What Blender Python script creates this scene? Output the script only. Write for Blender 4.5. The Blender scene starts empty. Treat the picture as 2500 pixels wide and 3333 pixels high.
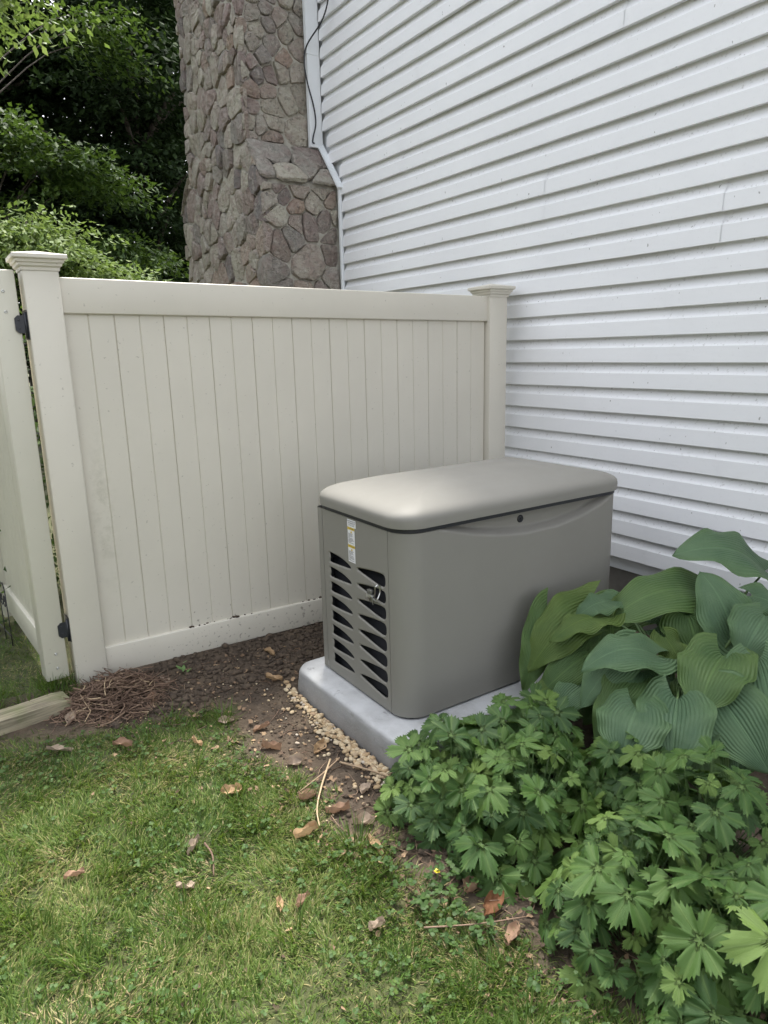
import bpy, bmesh, math, random
import numpy as np
from mathutils import Vector, Matrix
from math import radians, sin, cos, pi

sc = bpy.context.scene
rnd = random.Random(7)
rng = np.random.default_rng(11)

# ---------------------------------------------------------------- camera, sky, sun, exposure
cam_d = bpy.data.cameras.new('camera')
cam = bpy.data.objects.new('camera', cam_d)
sc.collection.objects.link(cam)
CR = Vector((0.82724713, -0.56131792, -0.02417379))
CU = Vector((0.14744943, 0.1753845, 0.97339557))
CF = Vector((0.54214467, 0.80880311, -0.22785233))
CAM = Vector((-2.5065, -2.7483, 1.5641))
M = Matrix((CR, CU, -CF)).transposed().to_4x4()
M.translation = CAM
cam.matrix_world = M
cam_d.sensor_fit = 'VERTICAL'
cam_d.sensor_height = 36.0
cam_d.sensor_width = 27.0
cam_d.lens = 36.0 * 2255.13 / 3333.0
cam_d.clip_start = 0.05
cam_d.clip_end = 400.0
sc.camera = cam

SUN_AZ = radians(42)      # from +Y towards +X (behind the fence, house side)
SUN_EL = radians(64)
w = bpy.data.worlds.new('World')
sc.world = w
w.use_nodes = True
nt = w.node_tree
bg = nt.nodes['Background']
sky = nt.nodes.new('ShaderNodeTexSky')
sky.sky_type = 'NISHITA'
sky.sun_disc = False
sky.sun_elevation = SUN_EL
sky.sun_rotation = SUN_AZ
sky.air_density = 1.0
sky.dust_density = 3.0
sky.ozone_density = 1.0
hs = nt.nodes.new('ShaderNodeHueSaturation')      # thin high cloud: a pale sky
hs.inputs['Saturation'].default_value = 0.22
nt.links.new(sky.outputs[0], hs.inputs['Color'])
nt.links.new(hs.outputs[0], bg.inputs[0])
bg.inputs[1].default_value = 0.15

sun_d = bpy.data.lights.new('sun', 'SUN')
sun_d.energy = 1.8
sun_d.angle = radians(9)
sun_d.color = (1.0, 0.95, 0.86)
sun = bpy.data.objects.new('sun', sun_d)
sc.collection.objects.link(sun)
sv = Vector((sin(SUN_AZ) * cos(SUN_EL), cos(SUN_AZ) * cos(SUN_EL), sin(SUN_EL)))
sun.rotation_euler = sv.to_track_quat('Z', 'Y').to_euler()

sc.view_settings.view_transform = 'Standard'
sc.view_settings.look = 'None'
sc.view_settings.gamma = 1.0
sc.view_settings.use_curve_mapping = False
sc.view_settings.exposure = 1.93
sc.render.engine = 'CYCLES'
sc.cycles.use_denoising = True
sc.cycles.max_bounces = 8
sc.cycles.diffuse_bounces = 5
sc.cycles.transmission_bounces = 4
sc.cycles.use_adaptive_sampling = True
sc.cycles.adaptive_threshold = 0.02

# ---------------------------------------------------------------- helpers
COL = sc.collection

def tag(o, label=None, cat=None, group=None, kind=None):
    if label: o['label'] = label
    if cat: o['category'] = cat
    if group: o['group'] = group
    if kind: o['kind'] = kind
    return o

def empty(name, loc=(0, 0, 0), rz=0.0):
    o = bpy.data.objects.new(name, None)
    o.empty_display_size = 0.1
    o.location = loc
    o.rotation_euler = (0, 0, rz)
    COL.objects.link(o)
    return o

def mesh_obj(name, me, mat=None, parent=None, smooth=False):
    o = bpy.data.objects.new(name, me)
    COL.objects.link(o)
    if mat is not None and not me.materials:
        me.materials.append(mat)
    if parent is not None:
        o.parent = parent
    if smooth:
        me.polygons.foreach_set('use_smooth', np.ones(len(me.polygons), bool))
    return o

def mk(name, verts, faces, mat=None, parent=None, smooth=False):
    me = bpy.data.meshes.new(name)
    me.from_pydata([tuple(map(float, v)) for v in verts], [], faces)
    me.update()
    return mesh_obj(name, me, mat, parent, smooth)

def np_mesh(name, V, F):
    """V (n,3) float array, F (m,k) int array of equal-size faces"""
    me = bpy.data.meshes.new(name)
    V = np.ascontiguousarray(V, dtype=np.float32)
    F = np.ascontiguousarray(F, dtype=np.int32)
    m, k = F.shape
    me.vertices.add(len(V)); me.vertices.foreach_set('co', V.ravel())
    me.loops.add(m * k); me.loops.foreach_set('vertex_index', F.ravel())
    me.polygons.add(m)
    me.polygons.foreach_set('loop_start', np.arange(0, m * k, k, dtype=np.int32))
    me.polygons.foreach_set('loop_total', np.full(m, k, dtype=np.int32))
    me.update(calc_edges=True)
    return me

def vattr(me, name, vals):
    a = me.attributes.new(name, 'FLOAT', 'POINT')
    a.data.foreach_set('value', np.ascontiguousarray(vals, dtype=np.float32))

class MB:
    def __init__(s): s.v = []; s.f = []
    def add(s, vs, fs):
        b = len(s.v); s.v += [tuple(v) for v in vs]; s.f += [tuple(i + b for i in f) for f in fs]
    def box(s, x0, x1, y0, y1, z0, z1, b=0.0):
        if b <= 0:
            s.add([(x0,y0,z0),(x1,y0,z0),(x1,y1,z0),(x0,y1,z0),(x0,y0,z1),(x1,y0,z1),(x1,y1,z1),(x0,y1,z1)],
                  [(0,3,2,1),(4,5,6,7),(0,1,5,4),(1,2,6,5),(2,3,7,6),(3,0,4,7)]); return
        bm = bmesh.new()
        bmesh.ops.create_cube(bm, size=1.0)
        for v in bm.verts:
            v.co = Vector(((x0+x1)/2 + v.co.x*(x1-x0), (y0+y1)/2 + v.co.y*(y1-y0), (z0+z1)/2 + v.co.z*(z1-z0)))
        bmesh.ops.bevel(bm, geom=bm.edges[:], offset=b, segments=2, profile=0.5, affect='EDGES')
        bm.verts.ensure_lookup_table()
        for i, v in enumerate(bm.verts): v.index = i
        s.add([v.co[:] for v in bm.verts], [[v.index for v in f.verts] for f in bm.faces])
        bm.free()
    def tube(s, pts, r, n=6, cap=True):
        pts = [Vector(q) for q in pts]
        rs = r if isinstance(r, (list, tuple)) else [r] * len(pts)
        b = len(s.v); prev = None
        for i, q in enumerate(pts):
            t = (pts[min(i+1, len(pts)-1)] - pts[max(i-1, 0)]).normalized()
            if prev is None:
                a = t.orthogonal().normalized()
            else:
                a = (prev - t * prev.dot(t))
                a = a.normalized() if a.length > 1e-6 else t.orthogonal().normalized()
            prev = a; c = t.cross(a)
            for k in range(n):
                s.v.append(tuple(q + (a * cos(2*pi*k/n) + c * sin(2*pi*k/n)) * rs[i]))
        for i in range(len(pts)-1):
            for k in range(n):
                s.f.append((b+i*n+k, b+i*n+(k+1) % n, b+(i+1)*n+(k+1) % n, b+(i+1)*n+k))
        if cap:
            s.f.append(tuple(b+k for k in reversed(range(n))))
            s.f.append(tuple(b+(len(pts)-1)*n+k for k in range(n)))
    def lathe(s, c, axis, prof, n=20):
        c = Vector(c); ax = Vector(axis).normalized(); a = ax.orthogonal().normalized(); d = ax.cross(a)
        b = len(s.v)
        for (r, h) in prof:
            for k in range(n):
                s.v.append(tuple(c + ax*h + (a*cos(2*pi*k/n) + d*sin(2*pi*k/n))*r))
        for i in range(len(prof)-1):
            for k in range(n):
                s.f.append((b+i*n+k, b+i*n+(k+1) % n, b+(i+1)*n+(k+1) % n, b+(i+1)*n+k))
        s.f.append(tuple(b+k for k in reversed(range(n))))
        s.f.append(tuple(b+(len(prof)-1)*n+k for k in range(n)))
    def build(s, name, mat, parent=None, smooth=False):
        return mk(name, s.v, s.f, mat, parent, smooth)

def smooth_by_angle(o, deg=35):
    me = o.data
    bm = bmesh.new(); bm.from_mesh(me)
    for f in bm.faces: f.smooth = True
    for e in bm.edges:
        if len(e.link_faces) == 2 and e.calc_face_angle(0) > radians(deg): e.smooth = False
    bm.to_mesh(me); bm.free()
    return o

def sstep(a, b, x):
    t = np.clip((x - a) / (b - a), 0, 1)
    return t * t * (3 - 2 * t)

# value noise (numpy) used for terrain, density and outlines
_tab = np.random.default_rng(3).random((64, 64))
def vnoise(x, y):
    x = np.asarray(x, float); y = np.asarray(y, float)
    xi = np.floor(x).astype(int); yi = np.floor(y).astype(int)
    fx = x - xi; fy = y - yi
    fx = fx*fx*(3-2*fx); fy = fy*fy*(3-2*fy)
    g = lambda i, j: _tab[i % 64, j % 64]
    return (g(xi, yi)*(1-fx)+g(xi+1, yi)*fx)*(1-fy)+(g(xi, yi+1)*(1-fx)+g(xi+1, yi+1)*fx)*fy
def fbm(x, y, o=4):
    s = 0; a = 0.5
    for i in range(o):
        s = s + a*vnoise(x*2**i+i*7.3, y*2**i+i*3.1); a *= 0.5
    return s

def in_poly(x, y, poly):
    x = np.asarray(x); y = np.asarray(y)
    c = np.zeros(x.shape, bool); n = len(poly); j = n-1
    for i in range(n):
        xi, yi = poly[i]; xj, yj = poly[j]
        hit = ((yi > y) != (yj > y)) & (x < (xj-xi)*(y-yi)/((yj-yi) if yj != yi else 1e-9)+xi)
        c ^= hit; j = i
    return c

def poly_dist(x, y, poly):
    """signed distance, positive inside"""
    x = np.asarray(x, float); y = np.asarray(y, float)
    d = np.full(x.shape, 1e9); n = len(poly)
    for i in range(n):
        ax, ay = poly[i]; bx, by = poly[(i+1) % n]
        dx, dy = bx-ax, by-ay
        t = np.clip(((x-ax)*dx+(y-ay)*dy)/(dx*dx+dy*dy+1e-12), 0, 1)
        d = np.minimum(d, np.hypot(x-ax-t*dx, y-ay-t*dy))
    return np.where(in_poly(x, y, poly), d, -d)

# ---------------------------------------------------------------- materials
class NM:
    """small node-material builder"""
    def __init__(s, name):
        s.m = bpy.data.materials.new(name); s.m.use_nodes = True
        s.t = s.m.node_tree; s.b = s.t.nodes['Principled BSDF']; s.out = s.t.nodes['Material Output']
    def n(s, typ, **kw):
        nd = s.t.nodes.new(typ)
        for k, v in kw.items():
            if k in nd.inputs: nd.inputs[k].default_value = v
            else: setattr(nd, k, v)
        return nd
    def l(s, a, b): s.t.links.new(a, b)
    def coord(s, kind='Object', scale=(1, 1, 1)):
        tc = s.n('ShaderNodeTexCoord'); mp = s.n('ShaderNodeMapping')
        mp.inputs['Scale'].default_value = scale
        s.l(tc.outputs[kind], mp.inputs[0]); return mp.outputs[0]
    def geo(s, scale=(1, 1, 1)):
        g = s.n('ShaderNodeNewGeometry'); mp = s.n('ShaderNodeMapping')
        mp.inputs['Scale'].default_value = scale
        s.l(g.outputs['Position'], mp.inputs[0]); return mp.outputs[0]
    def noise(s, vec, scale=5, detail=4, rough=0.55):
        nd = s.n('ShaderNodeTexNoise'); nd.inputs['Scale'].default_value = scale
        nd.inputs['Detail'].default_value = detail; nd.inputs['Roughness'].default_value = rough
        s.l(vec, nd.inputs['Vector']); return nd.outputs['Fac']
    def ramp(s, fac, stops):
        r = s.n('ShaderNodeValToRGB'); e = r.color_ramp.elements
        while len(e) > 1: e.remove(e[-1])
        e[0].position = stops[0][0]; e[0].color = (*stops[0][1], 1)
        for p, c in stops[1:]:
            k = e.new(p); k.color = (*c, 1)
        s.l(fac, r.inputs[0]); return r.outputs[0]
    def mix(s, fac, a, b, mode='MIX'):
        m = s.n('ShaderNodeMix', data_type='RGBA', blend_type=mode)
        if isinstance(fac, (int, float)): m.inputs[0].default_value = fac
        else: s.l(fac, m.inputs[0])
        for i, c in ((6, a), (7, b)):
            if isinstance(c, tuple): m.inputs[i].default_value = (*c, 1)
            else: s.l(c, m.inputs[i])
        return m.outputs[2]
    def math(s, op, a, b=None):
        m = s.n('ShaderNodeMath', operation=op)
        for i, c in ((0, a), (1, b)):
            if c is None: continue
            if isinstance(c, (int, float)): m.inputs[i].default_value = c
            else: s.l(c, m.inputs[i])
        return m.outputs[0]
    def color(s, c):
        if isinstance(c, tuple): s.b.inputs['Base Color'].default_value = (*c, 1)
        else: s.l(c, s.b.inputs['Base Color'])
    def rough(s, r):
        if isinstance(r, (int, float)): s.b.inputs['Roughness'].default_value = r
        else: s.l(r, s.b.inputs['Roughness'])
    def bump(s, h, strength=0.3, dist=0.01):
        b = s.n('ShaderNodeBump'); b.inputs['Strength'].default_value = strength
        b.inputs['Distance'].default_value = dist
        s.l(h, b.inputs['Height']); s.l(b.outputs[0], s.b.inputs['Normal'])
    def leafy(s, col, trans, fac=0.3):
        """add translucency"""
        tr = s.n('ShaderNodeBsdfTranslucent'); mx = s.n('ShaderNodeMixShader')
        if isinstance(trans, tuple): tr.inputs[0].default_value = (*trans, 1)
        else: s.l(trans, tr.inputs[0])
        mx.inputs[0].default_value = fac
        s.l(s.b.outputs[0], mx.inputs[1]); s.l(tr.outputs[0], mx.inputs[2]); s.l(mx.outputs[0], s.out.inputs[0])
    def attr(s, name):
        a = s.n('ShaderNodeAttribute'); a.attribute_name = name; return a.outputs['Fac']
    def orand(s):
        return s.n('ShaderNodeObjectInfo').outputs['Random']

def simple(name, col, rough=0.5, metal=0.0, spec=0.5):
    a = NM(name); a.color(col); a.rough(rough); a.b.inputs['Metallic'].default_value = metal
    a.b.inputs['Specular IOR Level'].default_value = spec
    return a.m

def mat_vinyl(name, col, dirt=(0.10, 0.085, 0.06), low=0.0):
    """satin vinyl, faint mottling, specks and splashed soil"""
    a = NM(name); v = a.geo()
    n1 = a.noise(v, 2.2, 5); c = a.ramp(n1, [(0.3, tuple(x*0.93 for x in col)), (0.7, col)])
    n2 = a.noise(v, 60, 2, 0.6); sp = a.ramp(n2, [(0.705, (0, 0, 0)), (0.74, (1, 1, 1))])
    c = a.mix(a.math('MULTIPLY', sp, 0.30), c, dirt)
    if low:
        g = a.n('ShaderNodeNewGeometry'); s = a.n('ShaderNodeSeparateXYZ'); a.l(g.outputs['Position'], s.inputs[0])
        h = a.n('ShaderNodeMapRange'); h.inputs[1].default_value = 0.48; h.inputs[2].default_value = 0.06
        a.l(s.outputs['Z'], h.inputs[0])
        n3 = a.noise(v, 48, 4, 0.6); n4 = a.noise(v, 3.1, 3)
        m3 = a.math('MULTIPLY', a.math('MULTIPLY', h.outputs[0], n4), 1.0)
        k = a.math('ADD', n3, a.math('MULTIPLY', m3, 0.40))
        spl = a.ramp(k, [(0.785, (0, 0, 0)), (0.83, (1, 1, 1))])
        c = a.mix(a.math('MULTIPLY', spl, low), c, dirt)
        # greenish smear on the first boards beside the left post
        gxs = a.math('POWER', a.math('MULTIPLY', a.math('ADD', s.outputs['X'], 1.845), 22.0), 2.0)
        gzs = a.math('POWER', a.math('MULTIPLY', a.math('SUBTRACT', s.outputs['Z'], 0.86), 3.4), 2.0)
        sm = a.math('POWER', 2.718, a.math('MULTIPLY', a.math('ADD', gxs, gzs), -1.0))
        sm = a.math('MULTIPLY', sm, a.ramp(a.noise(v, 16, 5, 0.7), [(0.45, (0, 0, 0)), (0.75, (0.5,)*3)]))
        c = a.mix(sm, c, (0.22, 0.21, 0.13))
    a.color(c); a.rough(0.42)
    a.bump(a.noise(v, 180, 2), 0.04, 0.001)
    return a.m

M_FENCE = mat_vinyl('tan_vinyl', (0.635, 0.602, 0.52), low=0.55)
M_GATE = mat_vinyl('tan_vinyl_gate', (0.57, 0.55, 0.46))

def mat_siding():
    a = NM('white_siding'); v = a.geo()
    n1 = a.noise(v, 1.4, 4); c = a.ramp(n1, [(0.3, (0.77, 0.78, 0.795)), (0.7, (0.81, 0.82, 0.832))])
    # airborne grime that settles on the ledges: speckles and short streaks
    g = a.n('ShaderNodeNewGeometry'); s = a.n('ShaderNodeSeparateXYZ'); a.l(g.outputs['Normal'], s.inputs[0])
    up = a.ramp(s.outputs['Z'], [(0.06, (0, 0, 0)), (0.2, (1, 1, 1))])
    n2 = a.noise(v, 55, 3, 0.7); sp = a.ramp(n2, [(0.585, (0, 0, 0)), (0.70, (1, 1, 1))])
    c = a.mix(a.math('MULTIPLY', a.math('MULTIPLY', sp, up), 0.40), c, (0.22, 0.21, 0.18))
    n3 = a.noise(a.geo((1, 1.0, 0.55)), 60, 1, 0.5); sp3 = a.ramp(n3, [(0.775, (0, 0, 0)), (0.79, (1, 1, 1))])
    c = a.mix(a.math('MULTIPLY', sp3, 0.6), c, (0.12, 0.11, 0.09))
    vg = a.geo((1, 2.5, 60)); n4 = a.noise(vg, 1.0, 3)
    a.color(c); a.rough(0.5)
    a.bump(n4, 0.10, 0.002)
    return a.m
M_SIDING = mat_siding()
M_TRIM = simple('white_trim', (0.72, 0.75, 0.77), 0.45)

def mat_generator(name, col):
    a = NM(name); v = a.geo()
    n = a.noise(v, 3.0, 4); c = a.ramp(n, [(0.3, tuple(x*0.95 for x in col)), (0.7, col)])
    n2 = a.noise(v, 45, 2); sp = a.ramp(n2, [(0.73, (0, 0, 0)), (0.76, (1, 1, 1))])
    c = a.mix(a.math('MULTIPLY', sp, 0.10), c, (0.12, 0.10, 0.08))
    a.color(c); a.b.inputs['Metallic'].default_value = 0.05; a.b.inputs['Specular IOR Level'].default_value = 0.4
    r = a.ramp(a.noise(v, 7, 4), [(0.3, (0.54,)*3), (0.7, (0.66,)*3)]); a.l(r, a.b.inputs['Roughness'])
    a.bump(a.noise(v, 420, 2), 0.05, 0.0006)
    return a.m
M_GEN = mat_generator('taupe_powder_coat', (0.252, 0.243, 0.217))
M_BLACK = simple('black_rubber', (0.018, 0.019, 0.023), 0.55)
M_DARK = simple('black_inside', (0.012, 0.013, 0.016), 0.7)
M_HINGE = simple('black_hinge', (0.022, 0.024, 0.03), 0.42)
M_STEEL = simple('galvanised_steel', (0.55, 0.55, 0.53), 0.3, 1.0)
M_LABELW = simple('label_white', (0.80, 0.80, 0.82), 0.4)
M_LABELY = simple('label_yellow', (0.72, 0.52, 0.05), 0.4)
M_INK = simple('label_ink', (0.06, 0.06, 0.075), 0.5)

def mat_concrete():
    a = NM('weathered_concrete'); v = a.geo()
    n1 = a.noise(v, 4.0, 6, 0.6); c = a.ramp(n1, [(0.25, (0.25, 0.25, 0.245)), (0.55, (0.33, 0.333, 0.335)), (0.8, (0.41, 0.41, 0.40))])
    n2 = a.noise(v, 22, 5, 0.7); st = a.ramp(n2, [(0.60, (0, 0, 0)), (0.70, (1, 1, 1))])
    c = a.mix(a.math('MULTIPLY', st, 0.40), c, (0.17, 0.165, 0.155))
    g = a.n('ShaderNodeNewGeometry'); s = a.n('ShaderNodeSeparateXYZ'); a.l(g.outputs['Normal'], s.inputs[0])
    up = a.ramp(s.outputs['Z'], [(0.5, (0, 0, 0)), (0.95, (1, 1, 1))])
    c = a.mix(a.math('MULTIPLY', a.math('MULTIPLY', up, 0.85), a.ramp(a.noise(v, 5.5, 5, 0.6), [(0.35, (0.35,)*3), (0.6, (1, 1, 1))])), c, (0.60, 0.61, 0.62))  # top paler than the sides: this light difference is put into the colour
    n5 = a.noise(v, 9, 6, 0.75); sc5 = a.ramp(n5, [(0.60, (0, 0, 0)), (0.64, (1, 1, 1))])
    c = a.mix(a.math('MULTIPLY', sc5, 0.55), c, (0.17, 0.17, 0.175))
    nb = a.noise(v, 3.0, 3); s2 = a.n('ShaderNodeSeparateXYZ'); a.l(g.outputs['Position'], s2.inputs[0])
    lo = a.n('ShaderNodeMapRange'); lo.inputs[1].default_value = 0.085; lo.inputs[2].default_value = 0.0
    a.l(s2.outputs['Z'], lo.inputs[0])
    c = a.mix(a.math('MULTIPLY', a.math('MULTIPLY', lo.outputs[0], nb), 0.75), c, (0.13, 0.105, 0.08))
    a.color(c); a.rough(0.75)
    h = a.math('ADD', a.math('MULTIPLY', a.noise(v, 70, 5, 0.7), 0.6), a.noise(v, 12, 4))
    a.bump(h, 0.7, 0.006)
    return a.m
M_CONC = mat_concrete()

def mat_foundation():
    a = NM('parged_foundation'); v = a.geo(); n = a.noise(v, 9, 6)
    a.color(a.ramp(n, [(0.3, (0.10, 0.095, 0.085)), (0.7, (0.17, 0.16, 0.14))])); a.rough(0.9); a.bump(n, 0.4, 0.01); return a.m
M_FOUND = mat_foundation()

def mat_stone():
    a = NM('field_stone'); r = a.orand(); v = a.coord('Object')
    base = a.ramp(r, [(0.0, (0.35, 0.328, 0.262)), (0.2, (0.46, 0.435, 0.355)), (0.4, (0.25, 0.233, 0.205)), (0.55, (0.29, 0.232, 0.205)),
                      (0.68, (0.45, 0.42, 0.345)), (0.80, (0.175, 0.165, 0.158)), (0.92, (0.37, 0.285, 0.215)), (1.0, (0.37, 0.345, 0.30))])
    # object coordinates share one origin; shift by the random value for variety
    add = a.n('ShaderNodeVectorMath', operation='ADD'); cmb = a.n('ShaderNodeCombineXYZ')
    m17 = a.math('MULTIPLY', r, 37.0); a.l(m17, cmb.inputs[0]); a.l(m17, cmb.inputs[2])
    a.l(v, add.inputs[0]); a.l(cmb.outputs[0], add.inputs[1]); vv = add.outputs[0]
    n1 = a.noise(vv, 9, 6, 0.6)
    c = a.mix(a.ramp(n1, [(0.42, (0, 0, 0)), (0.66, (1, 1, 1))]), base, (0.25, 0.165, 0.15))
    c = a.mix(0.5, base, c)
    n2 = a.noise(vv, 16, 6, 0.65)
    c = a.mix(a.ramp(n2, [(0.50, (0, 0, 0)), (0.72, (0.55,)*3)]), c, (0.50, 0.475, 0.41))
    n3 = a.noise(vv, 34, 4, 0.6)
    c = a.mix(a.ramp(n3, [(0.54, (0, 0, 0)), (0.70, (0.5,)*3)]), c, (0.09, 0.084, 0.076))
    a.color(c); a.rough(0.85)
    h = a.math('ADD', a.math('MULTIPLY', n1, 1.2), a.math('MULTIPLY', n2, 0.9)); h = a.math('ADD', h, a.math('MULTIPLY', n3, 0.35))
    a.bump(h, 1.0, 0.06)
    return a.m
M_STONE = mat_stone()
def mat_mortar():
    a = NM('mortar'); v = a.geo(); n = a.noise(v, 25, 6, 0.65)
    a.color(a.ramp(n, [(0.3, (0.31, 0.295, 0.25)), (0.7, (0.46, 0.44, 0.38))])); a.rough(0.95); a.bump(n, 0.6, 0.012); return a.m
M_MORTAR = mat_mortar()

def mat_ground():
    a = NM('soil_and_turf'); v = a.geo()
    n1 = a.noise(v, 9, 8, 0.65); soil = a.ramp(n1, [(0.30, (0.036, 0.026, 0.018)), (0.55, (0.078, 0.057, 0.039)), (0.75, (0.145, 0.11, 0.075))])
    n2 = a.noise(v, 2.2, 4); dry = a.ramp(n2, [(0.48, (0, 0, 0)), (0.66, (1, 1, 1))])
    soil = a.mix(a.math('MULTIPLY', dry, 0.28), soil, (0.15, 0.108, 0.066))
    n3 = a.noise(v, 30, 5); turf = a.ramp(n3, [(0.3, (0.030, 0.036, 0.012)), (0.6, (0.065, 0.075, 0.022)), (0.8, (0.15, 0.13, 0.065))])
    c = a.mix(a.attr('lawn'), soil, turf)
    a.color(c); a.rough(0.95)
    a.bump(a.math('ADD', n1, a.math('MULTIPLY', n3, 0.5)), 0.7, 0.025)
    return a.m
M_GROUND = mat_ground()
def mat_clod():
    a = NM('soil_clods'); v = a.geo(); n = a.noise(v, 40, 5)
    a.color(a.ramp(n, [(0.3, (0.034, 0.024, 0.017)), (0.7, (0.11, 0.081, 0.056))])); a.rough(0.95); a.bump(n, 0.5, 0.006); return a.m
M_CLOD = mat_clod()
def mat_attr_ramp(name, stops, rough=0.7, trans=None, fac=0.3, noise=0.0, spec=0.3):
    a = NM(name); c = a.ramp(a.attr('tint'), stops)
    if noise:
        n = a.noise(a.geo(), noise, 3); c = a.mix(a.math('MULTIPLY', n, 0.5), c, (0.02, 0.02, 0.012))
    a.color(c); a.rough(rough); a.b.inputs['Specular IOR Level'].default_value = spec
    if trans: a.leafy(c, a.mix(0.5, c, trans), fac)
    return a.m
M_PEB = mat_attr_ramp('pea_gravel', [(0, (0.36, 0.25, 0.14)), (0.35, (0.48, 0.37, 0.23)), (0.7, (0.54, 0.45, 0.31)), (0.9, (0.34, 0.24, 0.15)), (1, (0.48, 0.43, 0.36))], 0.65)
M_STRAW = mat_attr_ramp('dry_stems', [(0, (0.055, 0.034, 0.024)), (0.5, (0.165, 0.108, 0.078)), (0.85, (0.27, 0.185, 0.13)), (1, (0.46, 0.35, 0.22))], 0.8)
M_LITTER = mat_attr_ramp('leaf_litter', [(0, (0.06, 0.042, 0.03)), (0.5, (0.19, 0.125, 0.08)), (1, (0.36, 0.25, 0.15))], 0.8)
M_GRASS = mat_attr_ramp('grass_blades', [(0, (0.032, 0.072, 0.012)), (0.30, (0.066, 0.124, 0.019)), (0.55, (0.112, 0.180, 0.030)), (0.80, (0.20, 0.245, 0.075)), (0.90, (0.33, 0.28, 0.13)), (1, (0.36, 0.28, 0.16))], 0.55, (0.20, 0.28, 0.03), 0.35)
M_CLOVER = mat_attr_ramp('clover_leaves', [(0, (0.040, 0.085, 0.022)), (0.6, (0.070, 0.13, 0.032)), (1, (0.12, 0.18, 0.045))], 0.55, (0.16, 0.28, 0.04), 0.3)
M_TREE_DARK = mat_attr_ramp('shaded_foliage', [(0, (0.010, 0.020, 0.008)), (0.7, (0.020, 0.037, 0.012)), (1, (0.040, 0.068, 0.018))], 0.75, (0.03, 0.06, 0.01), 0.2, spec=0.12)  # deep shade of the tree mass is partly put into this leaf colour
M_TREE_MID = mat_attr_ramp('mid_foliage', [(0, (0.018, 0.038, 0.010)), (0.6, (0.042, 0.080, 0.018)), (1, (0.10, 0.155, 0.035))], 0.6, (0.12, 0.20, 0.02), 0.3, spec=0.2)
M_TREE_LIGHT = mat_attr_ramp('lit_foliage', [(0, (0.070, 0.120, 0.034)), (0.6, (0.150, 0.215, 0.070)), (1, (0.26, 0.32, 0.12))], 0.6, (0.17, 0.25, 0.03), 0.35, spec=0.2)  # leaf colour raised so the near sprays look lit
def mat_bark():
    a = NM('bark'); v = a.geo((1, 1, 0.25)); n = a.noise(v, 30, 6)
    a.color(a.ramp(n, [(0.3, (0.03, 0.025, 0.02)), (0.7, (0.085, 0.07, 0.055))])); a.rough(0.95); a.bump(n, 0.6, 0.02); return a.m
M_BARK = mat_bark()
def mat_timber():
    a = NM('weathered_timber'); v = a.coord('Object', (4, 60, 60)); n = a.noise(v, 1.0, 6, 0.6)
    c = a.ramp(n, [(0.34, (0.10, 0.085, 0.058)), (0.5, (0.24, 0.21, 0.145)), (0.66, (0.34, 0.30, 0.205))])
    n2 = a.noise(a.geo(), 6, 3); c = a.mix(a.ramp(n2, [(0.5, (0, 0, 0)), (0.7, (0.5,)*3)]), c, (0.13, 0.16, 0.05))
    a.color(c); a.rough(0.85); a.bump(n, 0.5, 0.006); return a.m
M_TIMBER = mat_timber()
M_WIRE = simple('black_wire', (0.02, 0.02, 0.022), 0.5)

# ---------------------------------------------------------------- ground
LAWN = [(-2.60, 0.24), (-2.42, 0.215), (-2.212, 0.19), (-1.868, 0.04), (-1.62, -0.03), (-1.532, -0.335), (-1.511, -0.60), (-1.55, -0.86), (-1.452, -1.10),
        (-1.463, -1.246), (-1.483, -1.411), (-1.37, -1.572), (-1.31, -1.732), (-1.26, -1.9), (-1.15, -2.6), (-1.2, -4.0), (-7.0, -4.0), (-7.0, 0.3)]
BACK = [(-7.0, 0.62), (-2.25, 0.62), (-2.10, 0.60), (-2.12, 1.25), (-2.30, 1.32), (-2.5, 2.3), (-7.0, 2.6)]
def ground_z(x, y):
    x = np.asarray(x, float); y = np.asarray(y, float)
    z = 0.045*sstep(-0.35, 0.42, y)
    z = z + 0.014*(fbm(x*2.3, y*2.3, 3)-0.45) + 0.010*(fbm(x*9, y*9, 3)-0.45)
    z = z + 0.036*np.exp(-((y-0.555)/0.07)**2)*np.clip(-(x-0.1)/1.6, 0.15, 1.0)
    z = z - 0.02*sstep(-1.3, -0.9, x)*sstep(0.25, 0.0, np.abs(y+0.37)-0.35)
    return z
def gzf(x, y): return float(ground_z(np.array([x]), np.array([y]))[0])
def lawn_mask(x, y):
    nz = 0.34*(fbm(np.asarray(x)*6, np.asarray(y)*6, 4)-0.47)
    a = sstep(-0.07, 0.12, poly_dist(x, y, LAWN)+nz)
    b = sstep(-0.03, 0.06, poly_dist(x, y, BACK)+nz)
    far = sstep(0.72, 0.95, np.asarray(y))
    return np.clip(a+b+far*0.8, 0, 1)
xs = np.concatenate([[-90, -40, -20, -11], np.arange(-7, -3.2, 0.25), np.arange(-3.2, 0.9, 0.045), np.arange(0.9, 3, 0.5), [4, 8, 20, 45, 90]])
ys = np.concatenate([[-90, -40, -15, -8], np.arange(-5, -2.9, 0.25), np.arange(-2.9, 1.2, 0.045), np.arange(1.2, 6, 0.3), [7, 9, 12, 18, 30, 55, 120]])
gx, gy = np.meshgrid(xs, ys, indexing='ij')
gz = ground_z(gx, gy)
V = np.stack([gx.ravel(), gy.ravel(), gz.ravel()], 1)
nx, ny = len(xs), len(ys)
ii, jj = np.meshgrid(np.arange(nx-1), np.arange(ny-1), indexing='ij')
a0 = (ii*ny+jj).ravel()
F = np.stack([a0, a0+ny, a0+ny+1, a0+1], 1)
me = np_mesh('ground', V, F)
vattr(me, 'lawn', lawn_mask(gx, gy).ravel())
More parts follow.
